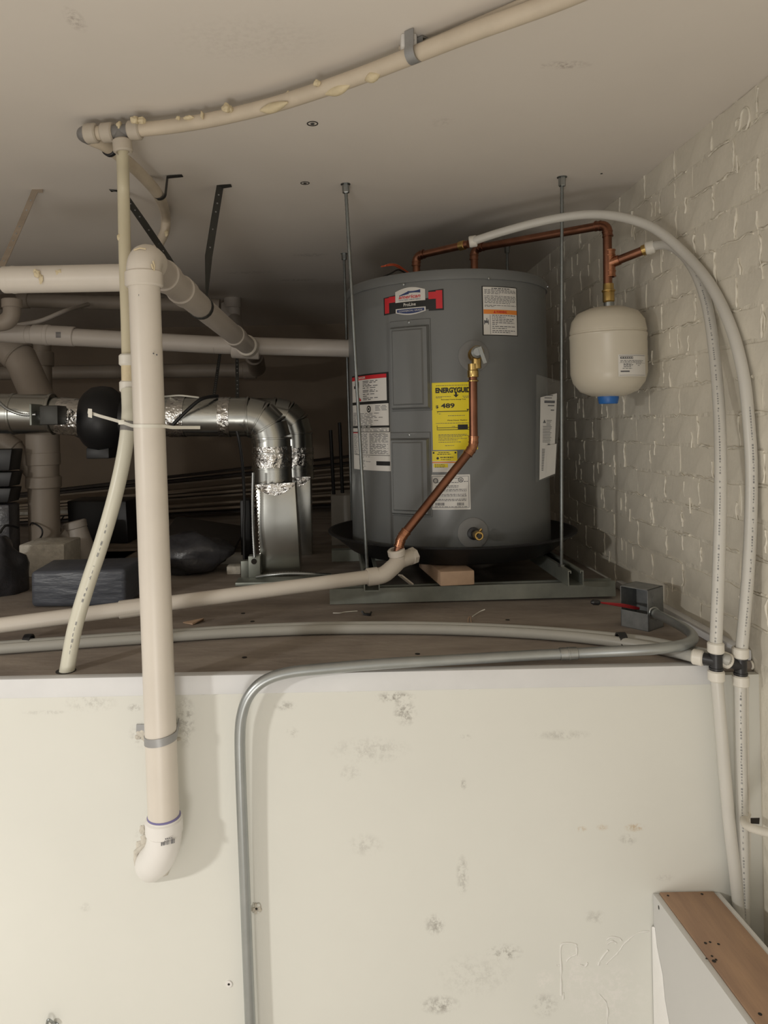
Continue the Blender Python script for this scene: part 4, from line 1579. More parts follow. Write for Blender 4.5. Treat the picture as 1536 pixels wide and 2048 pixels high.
# zip tie round riser and hose
zt = [P(176, 824, 1.52), P(200, 832, 1.49), P(225, 839, 1.45), P(246, 845, 1.40)]
c = P(298, 852, 1.369)
for a in range(-75, 76, 15):
    zt.append(c + V((math.sin(R(a)) * (r2 + .0012), -math.cos(R(a)) * (r2 + .0012), -.001 * a / 75)))
zt += [P(345, 855, 1.37), P(372, 855, 1.40), P(400, 855, 1.42)]
T = thing('zip_tie', P(300, 856, 1.34), 'white nylon zip tie strung across the large riser and hose', 'zip tie')
MB().ribbon(zt, .0062, .0016, (0, 0, 1)).build('band', 'zip', T, smooth=50)
hd_ = P(244, 845, 1.40)
MB().box(hd_ - V((.006, .004, .004)), hd_ + V((.006, .004, .005))).build('lock_head', 'zip', T, bevel=.001)
MB().hexa([P(176, 834, 1.50), P(184, 836, 1.50), P(184, 836, 1.505), P(176, 834, 1.505), P(176, 817, 1.50), P(184, 818, 1.50), P(184, 818, 1.505), P(176, 817, 1.505)]).build('flag', 'zip', T)

# horizontal PVC behind the riser
T = thing('horizontal_drain', P(8, 590, 1.64), 'white PVC pipe end running level left of the large riser', 'drain pipe')
h0, h1 = P(10, 560, 1.66), P(268, 555, 1.62)
rh = S(27, 1.64)
MB().tube([h0, h1], rh, 28).build('pipe', 'pvc', T)
MB().lathe([(rh * 1.0, -.03), (rh * 1.04, -.02), (rh * .8, -.004), (.0, 0)], h0, h0 - h1, 24).build('end_cap', 'pvc', T, smooth=50)
for k, (px, py, r, q) in enumerate(((75, 548, .0075, 1), (82, 558, .005, 2), (118, 546, .009, .8), (70, 542, .004, 1))):
    MB().blob(P(px, py, 1.615), r, .5, k * 3.1, (1, .5, q)).build('foam_blob', 'foam', T, smooth=60)

# ------------------------------------------------------------------ ceiling pipe with foam
zc = CEIL - .034
cp_ = [Z(x, y, zc) for x, y in ((258, 261), (340, 253), (420, 240), (500, 222), (560, 206), (640, 180), (720, 152), (828, 110), (940, 66), (1040, 30), (1140, -8), (1280, -70), (1420, -140))]
path = spline(cp_, 8)
T = thing('ceiling_pipe', V((path[40].x, path[40].y, zc - .014)), 'long cream pipe curving along the ceiling with dried foam on it', 'ceiling pipe')
MB().tube(path, .0140, 18).build('pipe', 'pexc', T, smooth=50)
ca = Z(852, 93, CEIL - .012)
for k, (px, py, r, sq) in enumerate(((270, 240, .0085, (1, 1, .8)), (283, 241, .0085, (1, 1, .8)), (356, 236, .004, (1, 1, 1)), (404, 230, .005, (.7, 1, 1.6)), (378, 236, .006, (1.6, 1, .7)),
                                    (452, 216, .008, (1, 1, 1)), (634, 166, .006, (1, 1, 1)), (578, 194, .009, (.8, 1, 1.2)), (718, 148, .009, (.6, 1, 1.1)), (772, 130, .010, (.7, 1, 1.1)), (460, 218, .006, (1, 1, 1)))):
    MB().blob(Z(px, py, zc + .004), r, .4, k * 2.3, sq).build('foam_blob', 'foam', T, smooth=60)
for ln in ([(520, 221), (545, 216), (575, 205)], [(650, 188), (676, 180), (700, 170)], [(730, 160), (760, 148)]):
    pts = spline([Z(x, y, zc - .012) for x, y in ln], 6)
    n = len(pts)
    MB().tube(pts, [.0015 + .008 * math.sin(math.pi * i / (n - 1)) for i in range(n)], 10).build('foam_run', 'foam', T, smooth=60)
cb = spline([Z(x, y, CEIL - .010) for x, y in ((800, 100), (860, 84), (950, 46), (1050, 3), (1150, -40), (1280, -100))], 6)
MB().tube(cb, .0065, 10).build('ceiling_cable', 'pexc', None, smooth=50, label='thin cream cable along the ceiling just above the foam-spattered pipe', cat='cable')
cc = Z(828, 106, zc)
tg = (Z(900, 80, zc) - Z(760, 137, zc)).normalized()
sd = V((-tg.y, tg.x, 0))
T = thing('pipe_clamp', V((cc.x, cc.y, CEIL - .05)), 'grey metal clamp gripping the foam-spattered ceiling pipe', 'clamp')
pts = [cc + sd * (.0155 * math.cos(R(a))) + V((0, 0, -.0155 * math.sin(R(a)))) for a in range(-30, 215, 15)]
pts = [V((pts[0].x, pts[0].y, CEIL - .002)) + sd * .02, V((pts[0].x, pts[0].y, CEIL - .004))] + pts + [V((pts[-1].x, pts[-1].y, CEIL - .002))]
MB().ribbon(pts, .017, .002, tg).build('band', 'strapl', T, smooth=50)
q = Z(818, 88, CEIL - .012)
MB().box(q - V((.014, .012, .010)), q + V((.012, .012, .012))).build('mounting_block', 'pvcw', T, bevel=.003)
MB().lathe([(.003, 0), (.003, .004)], q + V((.004, -.012, -.002)), (0, -1, 0), 10).build('screw', 'strap', T)

# tee, elbow, rings at the left end of the ceiling pipe
tc_ = Z(242, 263, zc)
T = thing('ceiling_tee', tc_ - V((0, 0, .05)), 'grey pipe tee with cream rings close under the ceiling', 'pipe tee')
lx = (Z(258, 261, zc) - Z(190, 267, zc)).normalized()
hz = Z(245, 295, 0)
dn = (P(246, 300, tc_.y) - tc_).normalized()
mb = MB().tube([tc_ - lx * .028, tc_ + lx * .028], .0138, 18)
mb.tube([tc_, tc_ + dn * .03], .0138, 18)
mb.build('tee_body', 'greyf', T)
for q, d in ((tc_ - lx * .028, lx), (tc_ + lx * .030, lx), (tc_ + dn * .030, dn)):
    MB().ring(q, d, .0135, .0195, .026).build('expansion_ring', 'ringd', T)
MB().blob(tc_ + V((0, -.010, .008)), .007, .5, 4, (.7, 1, 1.2)).build('foam_blob', 'foam', T, smooth=60)
te_ = Z(172, 268, zc)
MB().tube([tc_ - lx * .03, te_], .0140, 18).build('pipe_stub', 'pexc', T)
bk2 = Z(212, 292, zc)
T = thing('ceiling_elbow', te_ - V((0, 0, .03)), 'dark grey pipe elbow at the far left end of the ceiling pipe', 'pipe elbow')
path, arcs = fillet([te_ + lx * .02, Z(160, 266, zc), bk2], .014, 8)
MB().tube(path[:-1] + [path[-2] + (bk2 - path[-2]).normalized() * .02], .0145, 18).build('elbow_body', 'greyf', T)
MB().ring(te_ + lx * .012, lx, .0135, .0195, .026).build('expansion_ring', 'ringd', T)
bp0 = [Z(180, 277, zc - .002), Z(214, 293, zc - .003), Z(262, 330, zc - .004), Z(300, 368, zc - .006), Z(320, 396, zc - .010), P(331, 430, 2.10), P(330, 460, 2.14), P(322, 480, 2.18), P(308, 510, 2.25)]
path = spline(bp0, 8)
T = thing('branch_pipe', V(path[-1]), 'cream pipe curving back from dark elbow and dipping from the ceiling', 'ceiling pipe')
MB().tube(path, .0140, 18).build('pipe', 'pexc', T, smooth=50)
for i in (6,):
    MB().ring(path[i + 3], path[i + 4] - path[i + 2], .0135, .0175, .012).build('clamp_ring', 'blackf', T)
MB().blob(P(333, 466, 2.10), .008, .4, 8, (.7, .7, 1.2)).build('foam_blob', 'foam', T, smooth=60)
q = Z(318, 385, zc - .008)
pts = [V((q.x - .05, q.y, CEIL - .001)), V((q.x - .022, q.y, CEIL - .004))] + [q + V((.017 * math.cos(R(a)), 0, -.017 * math.sin(R(a)))) for a in range(180, -1, -15)] + \
      [V((q.x + .022, q.y, CEIL - .004)), V((q.x + .06, q.y, CEIL - .001))]
MB().ribbon(pts, .016, .0018, (0, 1, 0)).build('hanger_strap', 'strap', None, smooth=50, label='small dark strap cradling the dipping cream pipe on ceiling', cat='strap')

# hose from the tee down to the deck
hp = [tc_ + dn * .028, P(247, 380, 1.57), P(250, 520, 1.545), P(254, 640, 1.52), P(256, 715, 1.50)]
path = spline(hp, 8)
T = thing('drop_hose', P(132, 1342, 1.47), 'yellowed plastic tube dropping from the ceiling tee to the deck edge', 'hose')
MB().tube(path, .0130, 18).build('upper_tube', 'pexy', T, smooth=50)
lp = spline([P(257, 780, 1.49), P(258, 830, 1.475), P(250, 900, 1.465), P(232, 985, 1.46), P(205, 1080, 1.46), P(175, 1170, 1.46), P(150, 1255, 1.462), P(135, 1335, 1.466), P(131, 1362, 1.468)], 8)
MB().tube(lp, .0150, 18).build('lower_tube', 'pexl', T, smooth=50)
for y, L, m, th in ((720, .024, 'ring', 1.45), (773, .024, 'ring', 1.45)):
    MB().ring(P(256 + (y - 720) * .02, y, 1.498), V((0, 0, 1)), .012, .0185, L).build('union_ring', m, T)
MB().tube([P(256, 728, 1.498), P(257, 765, 1.495)], .0140, 18).build('union_body', 'foam', T)
for k, (px, py, r) in enumerate(((239, 475, .005), (240, 342, .003))):
    MB().blob(P(px, py, 1.55), r, .3, k, (1, 1, 1.5)).build('foam_blob', 'foam', T, smooth=60)
MB().ring(P(257, 853, 1.472), lp[10] - lp[12], .0145, .0165, .02).build('rubber_band', 'greyf', T)
printing(T, lp, .0150, start=.28, step=.012, skip=.3, w=.004)
hh_ = Z(122, 1351, .0005)
MB().lathe([(.020, 0), (.020, .0008), (.010, .001)], V((lp[-4].x, max(lp[-4].y, YF + .022), .0004)), (0, 0, 1), 20).build('deck_hole', 'dark', T)

# ------------------------------------------------------------------ ceiling straps
def strap(pts, label, w=.017, side=(1, 0, 0), m='strap'):
    path = [V(p) for p in pts]
    T = thing('hanger_strap', path[-1], label, 'strap')
    MB().ribbon(path, w, .0016, side).build('band', m, T, smooth=40)
    mb = MB()
    L = 0
    for i in range(1, len(path)):
        a, c = path[i - 1], path[i]
        seg = (c - a).length
        n = int(seg / .022)
        for k in range(1, n):
            q = a.lerp(c, k / n)
            tg = (c - a).normalized()
            s_ = V(side[i] if isinstance(side, list) else side)
            s_ = (s_ - tg * s_.dot(tg)).normalized()
            nn = tg.cross(s_)
            if nn.dot(CAM - q) < 0: nn = -nn
            mb.lathe([(.0024, .0008), (.0024, .0012), (.001, .0013)], q, nn, 6)
    if mb.v: mb.build('strap_hole', 'strapl', T, kind='stuff', smooth=0)
    return T


rp_ = lambda x, y: P(x, y, 1.35 + 0)
q1 = s0 + dd * .40               # where the sling passes under the sloping pipe
side = dd.cross(V((0, 0, 1))).normalized()
upn = side.cross(dd).normalized()
aL = cpt(243, 380)
aR = cpt(440, 371)
sl = [aR + V((.03, .0, -.001)), aR + V((0, 0, -.003)), aR.lerp(q1, .3), aR.lerp(q1, .6)]
sds = [V((0, 1, 0)), V((1, .3, 0)), V((1, .3, 0)), V((1, .5, 0))]
for a in range(30, 331, 20):
    sl.append(q1 + side * math.sin(R(a)) * (r2 + .0015) + upn * math.cos(R(a)) * (r2 + .0015))
    sds.append(dd)
sl += [q1.lerp(aL, .4), q1.lerp(aL, .7), aL + V((.0, 0, -.003)), aL + V((-.03, 0, -.001))]
sds += [V((1, .5, 0)), V((1, .3, 0)), V((1, .3, 0)), V((0, 1, 0))]
strap(sl, 'perforated steel strap slung from ceiling round the sloping white pipe', side=sds, w=.019)
aS = cpt(70, 379)
strap([aS + V((.02, 0, -.001)), aS + V((0, 0, -.003)), P(45, 440, aS.y), P(14, 510, aS.y - .05), P(-10, 560, aS.y - .1)], 'brownish steel strap slanting down from the ceiling at far left', m='board')

# ------------------------------------------------------------------ drain pipes deep under the ceiling
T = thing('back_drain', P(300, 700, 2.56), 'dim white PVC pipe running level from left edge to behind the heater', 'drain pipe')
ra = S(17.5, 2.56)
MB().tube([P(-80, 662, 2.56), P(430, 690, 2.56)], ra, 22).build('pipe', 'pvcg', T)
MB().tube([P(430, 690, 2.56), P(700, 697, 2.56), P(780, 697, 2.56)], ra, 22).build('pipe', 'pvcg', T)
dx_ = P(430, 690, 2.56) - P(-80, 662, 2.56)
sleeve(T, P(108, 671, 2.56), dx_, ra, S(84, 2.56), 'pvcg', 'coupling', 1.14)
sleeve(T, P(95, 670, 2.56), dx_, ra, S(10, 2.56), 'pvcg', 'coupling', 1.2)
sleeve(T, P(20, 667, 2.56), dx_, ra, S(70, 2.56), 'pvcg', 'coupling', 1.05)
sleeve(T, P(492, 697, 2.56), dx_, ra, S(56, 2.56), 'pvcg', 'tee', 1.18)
mb = MB()
for k in range(6):
    a = P(112 + k * 1.7, 664, 2.56 - ra * 1.15)
    mb.beam(a, a - V((0, 0, .02)), .0016, .0005, (0, 1, 0))
mb.build('print', 'ink', T, kind='stuff', smooth=0)
T = thing('ceiling_stub', P(478, 690, 3.6), 'white PVC stub dropping from the ceiling behind the sloping pipe', 'drain pipe')
ct = cpt(464, 596)
MB().tube([ct, P(468, 640, ct.y), P(480, 690, ct.y - .3)], S(15, 3.6), 20).build('pipe', 'pvcg', T)
sleeve(T, P(465, 606, ct.y), (0, 0, 1), S(15, 3.6), .05, 'pvcg', 'hub', 1.12)
MB().tube([P(440, 612, ct.y), P(466, 640, ct.y)], S(12, 3.6), 16).build('branch', 'pvcg', T)
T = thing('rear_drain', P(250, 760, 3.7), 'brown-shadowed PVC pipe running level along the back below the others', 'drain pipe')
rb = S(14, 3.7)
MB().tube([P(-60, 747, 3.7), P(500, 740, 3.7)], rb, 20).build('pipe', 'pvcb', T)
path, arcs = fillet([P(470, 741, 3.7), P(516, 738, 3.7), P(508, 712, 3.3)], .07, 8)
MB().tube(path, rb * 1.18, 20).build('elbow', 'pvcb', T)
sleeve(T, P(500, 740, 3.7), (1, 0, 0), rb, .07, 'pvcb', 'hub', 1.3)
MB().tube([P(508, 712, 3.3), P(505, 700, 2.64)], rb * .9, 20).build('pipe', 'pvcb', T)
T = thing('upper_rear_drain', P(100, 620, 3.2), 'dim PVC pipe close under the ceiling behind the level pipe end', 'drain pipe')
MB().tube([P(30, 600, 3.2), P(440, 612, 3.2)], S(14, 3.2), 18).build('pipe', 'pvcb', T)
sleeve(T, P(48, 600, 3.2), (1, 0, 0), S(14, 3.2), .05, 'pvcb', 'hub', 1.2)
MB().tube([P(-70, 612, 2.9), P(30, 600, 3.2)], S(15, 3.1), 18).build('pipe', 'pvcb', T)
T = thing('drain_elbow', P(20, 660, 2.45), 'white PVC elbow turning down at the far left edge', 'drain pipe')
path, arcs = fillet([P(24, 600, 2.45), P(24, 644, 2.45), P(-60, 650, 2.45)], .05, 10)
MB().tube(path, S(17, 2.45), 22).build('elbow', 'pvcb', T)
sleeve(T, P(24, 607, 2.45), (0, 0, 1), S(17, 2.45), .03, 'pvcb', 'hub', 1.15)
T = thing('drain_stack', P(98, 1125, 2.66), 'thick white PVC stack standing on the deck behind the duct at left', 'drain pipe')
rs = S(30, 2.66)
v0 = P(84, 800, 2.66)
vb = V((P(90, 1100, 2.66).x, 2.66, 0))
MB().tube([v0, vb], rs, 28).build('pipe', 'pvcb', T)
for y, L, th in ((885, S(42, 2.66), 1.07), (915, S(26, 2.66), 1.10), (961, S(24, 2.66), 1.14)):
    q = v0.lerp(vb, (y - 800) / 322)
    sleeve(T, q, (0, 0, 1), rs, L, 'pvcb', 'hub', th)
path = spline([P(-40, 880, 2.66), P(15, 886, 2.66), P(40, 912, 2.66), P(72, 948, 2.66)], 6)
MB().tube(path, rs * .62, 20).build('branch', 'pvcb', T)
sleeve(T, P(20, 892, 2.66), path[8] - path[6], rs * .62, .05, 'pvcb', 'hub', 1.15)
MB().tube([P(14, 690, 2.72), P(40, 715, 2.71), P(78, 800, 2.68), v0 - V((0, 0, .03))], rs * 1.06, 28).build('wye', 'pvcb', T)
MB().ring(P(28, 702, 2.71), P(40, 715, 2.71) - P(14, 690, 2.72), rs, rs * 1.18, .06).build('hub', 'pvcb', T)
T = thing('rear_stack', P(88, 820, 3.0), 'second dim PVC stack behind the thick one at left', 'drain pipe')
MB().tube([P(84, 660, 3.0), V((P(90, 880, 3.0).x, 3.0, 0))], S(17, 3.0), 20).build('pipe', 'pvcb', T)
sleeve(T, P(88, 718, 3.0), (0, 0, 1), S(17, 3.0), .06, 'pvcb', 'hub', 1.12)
MB().tube(spline([P(36, 650, 2.9), P(80, 642, 2.9), P(130, 622, 2.9), P(158, 614, 3.05), P(178, 608, 3.19)], 6), .009, 10).build('thin_pipe', 'pvcg', None, smooth=50,
                                                                                         label='thin grey pipe slanting up among the drains at left', cat='pipe')

# ------------------------------------------------------------------ ducts and inline fan
dr = S(39, 2.42)


def duct_run(label, off, x_h0, cx, cy, d, scale, ybot, foil=True):
    T = thing('round_duct', P(cx, ybot, d), label, 'duct')
    rr = S(39, 2.42)
    h0, h1 = P(x_h0, 834 + off, d), P(cx - 48 * scale, 834 + off, d)
    MB().tube([h0, h1], rr, 36).build('straight_duct', 'duct', T, smooth=50)
    corner = V((P(cx, cy, d).x, d, h1.z))
    bot = V((corner.x + .004, d, P(cx, ybot, d).z))
    Rb = rr * 1.12
    o = V((corner.x - Rb, d, corner.z - Rb))
    prev = None
    angs = [90, 60, 30, 0]
    for i, a in enumerate(angs[:-1]):     # gored elbow: each gore a straight section
        pa = o + V((math.cos(R(a)) * Rb, 0, math.sin(R(a)) * Rb))
        pc = o + V((math.cos(R(angs[i + 1])) * Rb, 0, math.sin(R(angs[i + 1])) * Rb))
        e = (pc - pa).normalized() * .006
        g = MB().tube([pa - e, pc + e], rr * (1.02 + .012 * (i % 2)), 36)
        g.build('elbow_gore', 'duct', T, smooth=50)
        tdir = V((-math.sin(R(angs[i + 1])), 0, math.cos(R(angs[i + 1]))))
        MB().ring(pc, tdir, rr * .99, rr * 1.065, .006, 36).build('seam_bead', 'duct', T)
    MB().ring(o + V((0, 0, Rb)), (1, 0, 0), rr * .99, rr * 1.065, .006, 36).build('seam_bead', 'duct', T)
    MB().tube([o + V((0, 0, Rb)), h1 - V((.03, 0, 0))], rr * 1.01, 36).build('collar', 'duct', T, smooth=50)
    vt = o + V((Rb, 0, 0))
    MB().tube([vt, V((vt.x + .004, d, bot.z))], rr, 36).build('drop_duct', 'duct', T, smooth=50)

    def tape(c0, c1, r0):
        n, mm = 40, 8
        vs, fs = [], []
        fr = frames([c0, c1])[0]
        for i in range(mm + 1):
            c = c0.lerp(c1, i / mm)
            for k in range(n):
                a = 2 * math.pi * k / n
                q = r0 * (1.015 + random.uniform(0, .03))
                vs.append(c + fr[0] * math.cos(a) * q + fr[1] * math.sin(a) * q)
        for i in range(mm):
            for k in range(n):
                k2 = (k + 1) % n
                fs.append((i * n + k, i * n + k2, (i + 1) * n + k2, (i + 1) * n + k))
        MB().add(vs, fs).build('foil_tape', 'foil', T, smooth=20)
    zz = lambda y: V((vt.x + .002, d, P(cx, y, d).z))
    if foil:
        tape(zz(893), zz(934), rr)
        tape(P(340, 834 + off, d), P(372, 834 + off, d), rr)
        tape(P(440, 834 + off, d), P(462, 834 + off, d), rr)
    else:
        tape(zz(895), zz(930), rr)
    for y in (906, 936):
        MB().ring(zz(y), (0, 0, 1), rr * .99, rr * 1.05, .005, 36).build('seam_bead', 'duct', T)
    return T, bot


duct_run('shiny round duct bending down in front, wrapped with foil tape', 0, 312, 541, 840, 2.42, 1.0, 968)
duct_run('second round duct bending down just behind the foil-taped front duct', -4, 470, 590, 840, 2.80, .86, 958, False)


def boot(fr, d0, dep, label, tapey):
    T = thing('duct_boot', P((fr[0][0] + fr[1][0]) / 2, fr[0][1], d0), label, 'duct')
    f = [P(x, y, d0) for x, y in fr]
    for q in f[:2]: q.z = max(q.z, .001)
    bk = [q + V((0, dep, 0)) for q in f]
    MB().hexa([f[0], f[1], bk[1], bk[0], f[3], f[2], bk[2], bk[3]]).build('boot_body', 'duct', T, bevel=.002)
    n, mm = 14, 5                 # crumpled foil over the top edge
    vs, fs = [], []
    for i in range(mm + 1):
        for k in range(n + 1):
            u = k / n
            a = f[3].lerp(f[2], u)
            sag = (.030 * math.sin(math.pi * u) + .004) * (1 - i / mm)
            vs.append(a + V((0, -.0035 - random.uniform(0, .0035), -sag + .004 * (i == mm))))
    for i in range(mm):
        for k in range(n):
            fs.append((i * (n + 1) + k, i * (n + 1) + k + 1, (i + 1) * (n + 1) + k + 1, (i + 1) * (n + 1) + k))
    tv = []
    for i in range(5):
        for k in range(n + 1):
            u = k / n
            a = f[3].lerp(f[2], u)
            tv.append(a + V((0, dep * i / 4, .003 + random.uniform(0, .009))))
    o = len(vs)
    for i in range(4):
        for k in range(n):
            fs.append((o + i * (n + 1) + k, o + i * (n + 1) + k + 1, o + (i + 1) * (n + 1) + k + 1, o + (i + 1) * (n + 1) + k))
    MB().add(vs + tv, fs).build('foil_tape', 'foil', T, smooth=20)
    e0, e1 = f[0], f[3]
    mb = MB()
    for i in range(26):
        q = e0.lerp(e1, i / 25)
        mb.blob(q + V((.001, -.001, 0)), .003, .5, i, (1, .6, 1), 4)
    mb.build('edge_seam', 'foil', T, kind='stuff', smooth=20)
    return T


boot([(522, 1150), (601, 1147), (590, 967), (511, 972)], 2.34, .13, 'front rectangular sheet metal duct boot standing on the deck', True)
boot([(600, 1122), (624, 1122), (621, 955), (570, 957)], 2.74, .13, 'rear rectangular duct boot just right of the front boot', False)
T = thing('damper_duct', P(60, 900, 2.42), 'round metal duct with a damper motor at the left edge', 'duct')
MB().tube([P(-80, 826, 2.42), P(105, 829, 2.42)], S(40, 2.42), 32).build('duct_body', 'duct', T, smooth=50)
MB().tube([P(105, 830, 2.42), P(178, 836, 2.42)], S(36, 2.42), 32).build('duct_collar', 'duct', T, smooth=50)
c0, c1 = P(120, 831, 2.42), P(180, 837, 2.42)
vs, fs = [], []
fr = frames([c0, c1])[0]
for i in range(9):
    for k in range(36):
        a = 2 * math.pi * k / 36
        q = S(37, 2.42) * (1 + random.uniform(0, .03)) * (1 - .05 * (i == 8))
        vs.append(c0.lerp(c1, i / 8) + fr[0] * math.cos(a) * q + fr[1] * math.sin(a) * q)
for i in range(8):
    for k in range(36):
        fs.append((i * 36 + k, i * 36 + (k + 1) % 36, (i + 1) * 36 + (k + 1) % 36, (i + 1) * 36 + k))
MB().add(vs, fs).build('foil_tape', 'foil', T, smooth=20)
for x in (30, 105):
    MB().ring(P(x, 828, 2.42), (1, 0, .0), S(39, 2.42), S(42, 2.42), .010, 32).build('seam_bead', 'duct', T)
m0, m1 = P(84, 850, 2.30), P(134, 812, 2.36)
act = MB().box((m0.x, m0.y - .02, m0.z), (m1.x, m1.y, m1.z)).build('damper_motor', 'strap', T, bevel=.004)
m0, m1 = P(64, 851, 2.29), P(86, 809, 2.36)
MB().box((m0.x, m0.y - .02, m0.z), (m1.x, m1.y, m1.z)).build('motor_bracket', 'galvd', T, bevel=.003)
fc = P(205, 838, 2.44)
T = thing('inline_fan', fc - V((0, 0, .13)), 'black round inline duct fan behind the yellowed hose', 'fan')
fr_r = S(66, 2.44)
MB().lathe([(S(36, 2.44), -.085), (S(40, 2.44), -.07), (fr_r * .82, -.052), (fr_r * .96, -.03), (fr_r, 0), (fr_r * .96, .03), (fr_r * .82, .052), (S(40, 2.44), .07), (S(38, 2.44), .16)],
           fc, (1, 0, -.02), 40).build('housing', 'blkp', T, smooth=40)
b0, b1 = P(172, 918, 2.40), P(236, 893, 2.50)
MB().box((b0.x, b0.y, b0.z), (b1.x, b1.y, b1.z)).build('mounting_bracket', 'blkp', T, bevel=.004)
# cables about the ducts
def cable(pts, r, m, label, name='cable', cat='cable', k=8, ribbed=False):
    path = spline(pts, k)
    if ribbed:
        n = max(8, int(sum((path[i] - path[i - 1]).length for i in range(1, len(path))) / .004))
        pp = [path[min(len(path) - 1, int(i * (len(path) - 1) / n))].lerp(path[min(len(path) - 1, int(i * (len(path) - 1) / n) + 1)], (i * (len(path) - 1) / n) % 1) for i in range(n + 1)]
        return MB().tube(pp, [r * (1.0 if i % 2 else .78) for i in range(n + 1)], 10).build(name, m, None, smooth=60, label=label, cat=cat)
    return MB().tube(path, r, 10).build(name, m, None, smooth=60, label=label, cat=cat)


cable([P(-10, 797, 2.30), P(15, 818, 2.28), P(45, 829, 2.28), P(72, 829, 2.28)], .0055, 'galv', 'ribbed metal cable running into the damper motor', 'flexible_conduit', ribbed=True)
cable([P(345, 850, 2.33), P(370, 825, 2.33), P(395, 803, 2.34), P(412, 795, 2.36), P(435, 792, 2.40)], .006, 'blkp', 'black cable looped over the front round duct')
cable([P(474, 862, 2.33), P(478, 880, 2.33), P(484, 920, 2.35), P(487, 960, 2.37), P(489, 1010, 2.38), P(488, 1060, 2.38), V((P(488, 1100, 2.38).x, 2.38, .006))], .005, 'blkp', 'black cable hanging down left of the foil-taped duct')
cable([P(330, 793, 2.44), P(360, 791, 2.36), P(398, 795, 2.36)], .003, 'zip', 'pale thin tie lying over the front round duct', 'pale_tie', 'zip tie')
cable([P(506, 945, 2.30), P(505, 1000, 2.30), P(506, 1060, 2.30), P(509, 1115, 2.29)], .0055, 'galv', 'ribbed armoured cable running down beside the front boot', 'flexible_conduit', ribbed=True)
cable([P(512, 1154, 2.27), P(540, 1150, 2.25), P(580, 1147, 2.24), P(620, 1148, 2.24), P(662, 1150, 2.26)], .006, 'galv', 'ribbed armoured cable lying in front of the duct boot', 'flexible_conduit', ribbed=True)
cable([P(350, 1083, 2.55), P(375, 1080, 2.5), P(405, 1082, 2.48), P(430, 1090, 2.46)], .006, 'galv', 'ribbed armoured cable over the dark bag behind riser', 'flexible_conduit', ribbed=True)
for a, c, lb_ in ((P(441, 700, 3.0), P(428, 792, 2.5), 'thin dark strap slanting from back pipe to the front duct'), (P(474, 715, 2.62), P(475, 795, 2.46), 'thin dark strap hanging straight above the duct bend')):
    strap([a, a.lerp(c, .5), c], lb_, w=.012)
# box at the foot of the front boot
q0, q1 = P(497, 1156, 2.30), P(520, 1112, 2.30)
T = thing('outlet_box', V(((q0.x + q1.x) / 2, 2.30, q0.z)), 'small metal outlet box at the foot of the front duct boot', 'junction box')
MB().box((q0.x, 2.30, q0.z), (q1.x, 2.335, q1.z)).build('box_body', 'galvd', T, bevel=.002)
MB().lathe([(.009, 0), (.009, .001), (.004, .0012)], P(508, 1123, 2.299), (0, -1, 0), 16).build('knockout', 'dark', T)
q0, q1 = P(482, 1156, 2.34), P(497, 1122, 2.34)
MB().box((q0.x, 2.34, q0.z), (q1.x, 2.37, q1.z)).build('box_ear', 'galvd', T, bevel=.002)
q0, q1 = P(474, 1168, 2.26), P(664, 1156, 2.26)
MB().box((q0.x, 2.22, .0005), (q1.x, 2.30, .012)).build('base_plate', 'galvd', None, bevel=.002, label='flat metal strip on deck in front of the duct boots', cat='metal strip')
q0, q1 = P(455, 1147, 2.42), P(483, 1130, 2.42)
MB().box((q0.x, 2.40, 0.0005), (q1.x, 2.45, q1.z)).build('brick_scrap', 'plast', None, bevel=.004, label='small pinkish rubble piece beside the outlet box', cat='rubble')

# ------------------------------------------------------------------ stored things on the deck
for i in range(9):
    m = 'boardd' if i in (0, 7, 8) else 'board'
    a = V((-2.35 + .13 * (i % 3), 3.62 + .012 * i, .012 + .0145 * i))
    c = V((.50 + .08 * ((i * 2) % 3), 4.33 + .010 * i, .030 + .040 * i))
    MB().beam(a, c, .085, .0115).build('stored_board', m, None, smooth=0, bevel=.002, label=['lowest dark', 'second lowest', 'third lowest', 'fourth lowest', 'middle', 'fourth highest', 'third highest', 'second highest dark', 'topmost dark'][i] + ' long board of the stack along the back wall', cat='board', group='boards stacked at the back wall')
for k, (pa, pc, m) in enumerate(((P(-20, 1030, 3.0), P(58, 1026, 3.25), 'board'), (P(22, 1026, 3.1), P(140, 1022, 3.3), 'plast'))):
    a, c = V(pa), V(pc)
    MB().beam(a, c, .10, .014).build('loose_board', m, None, smooth=0, bevel=.002, cat='board',
                                     label=('tan board end jutting behind the white stack at left', 'pale narrow board lying behind the white stack')[k])
c0_, c1_ = P(38, 1143, 2.42), P(128, 1088, 2.42)
MB().box((c0_.x, 2.42, .0005), (c1_.x, 2.58, c1_.z)).build('carton', 'plast', None, bevel=.006, label='small pale tan carton in front of the thick white stack', cat='carton')
# wrapped slab
w0, w1 = P(62, 1214, 2.0), P(254, 1204, 2.0)
wt = P(150, 1142, 2.0).z
mb = MB()
n = 16
vs, fs = [], []
for f_, y in ((0, 2.0), (1, 2.17)):
    pass
bm_ = MB().hexa([(w0.x, 2.0, .002), (w1.x, 1.99, .002), (w1.x + .01, 2.17, .002), (w0.x - .01, 2.18, .002), (w0.x, 2.0, wt), (w1.x, 1.99, wt + .004), (w1.x + .01, 2.17, wt + .006), (w0.x - .01, 2.18, wt + .002)])
bm_.build('wrapped_slab', 'wrap', None, bevel=.012, seg=4, label='slate blue shrink wrapped package on deck behind the yellowed hose', cat='package')
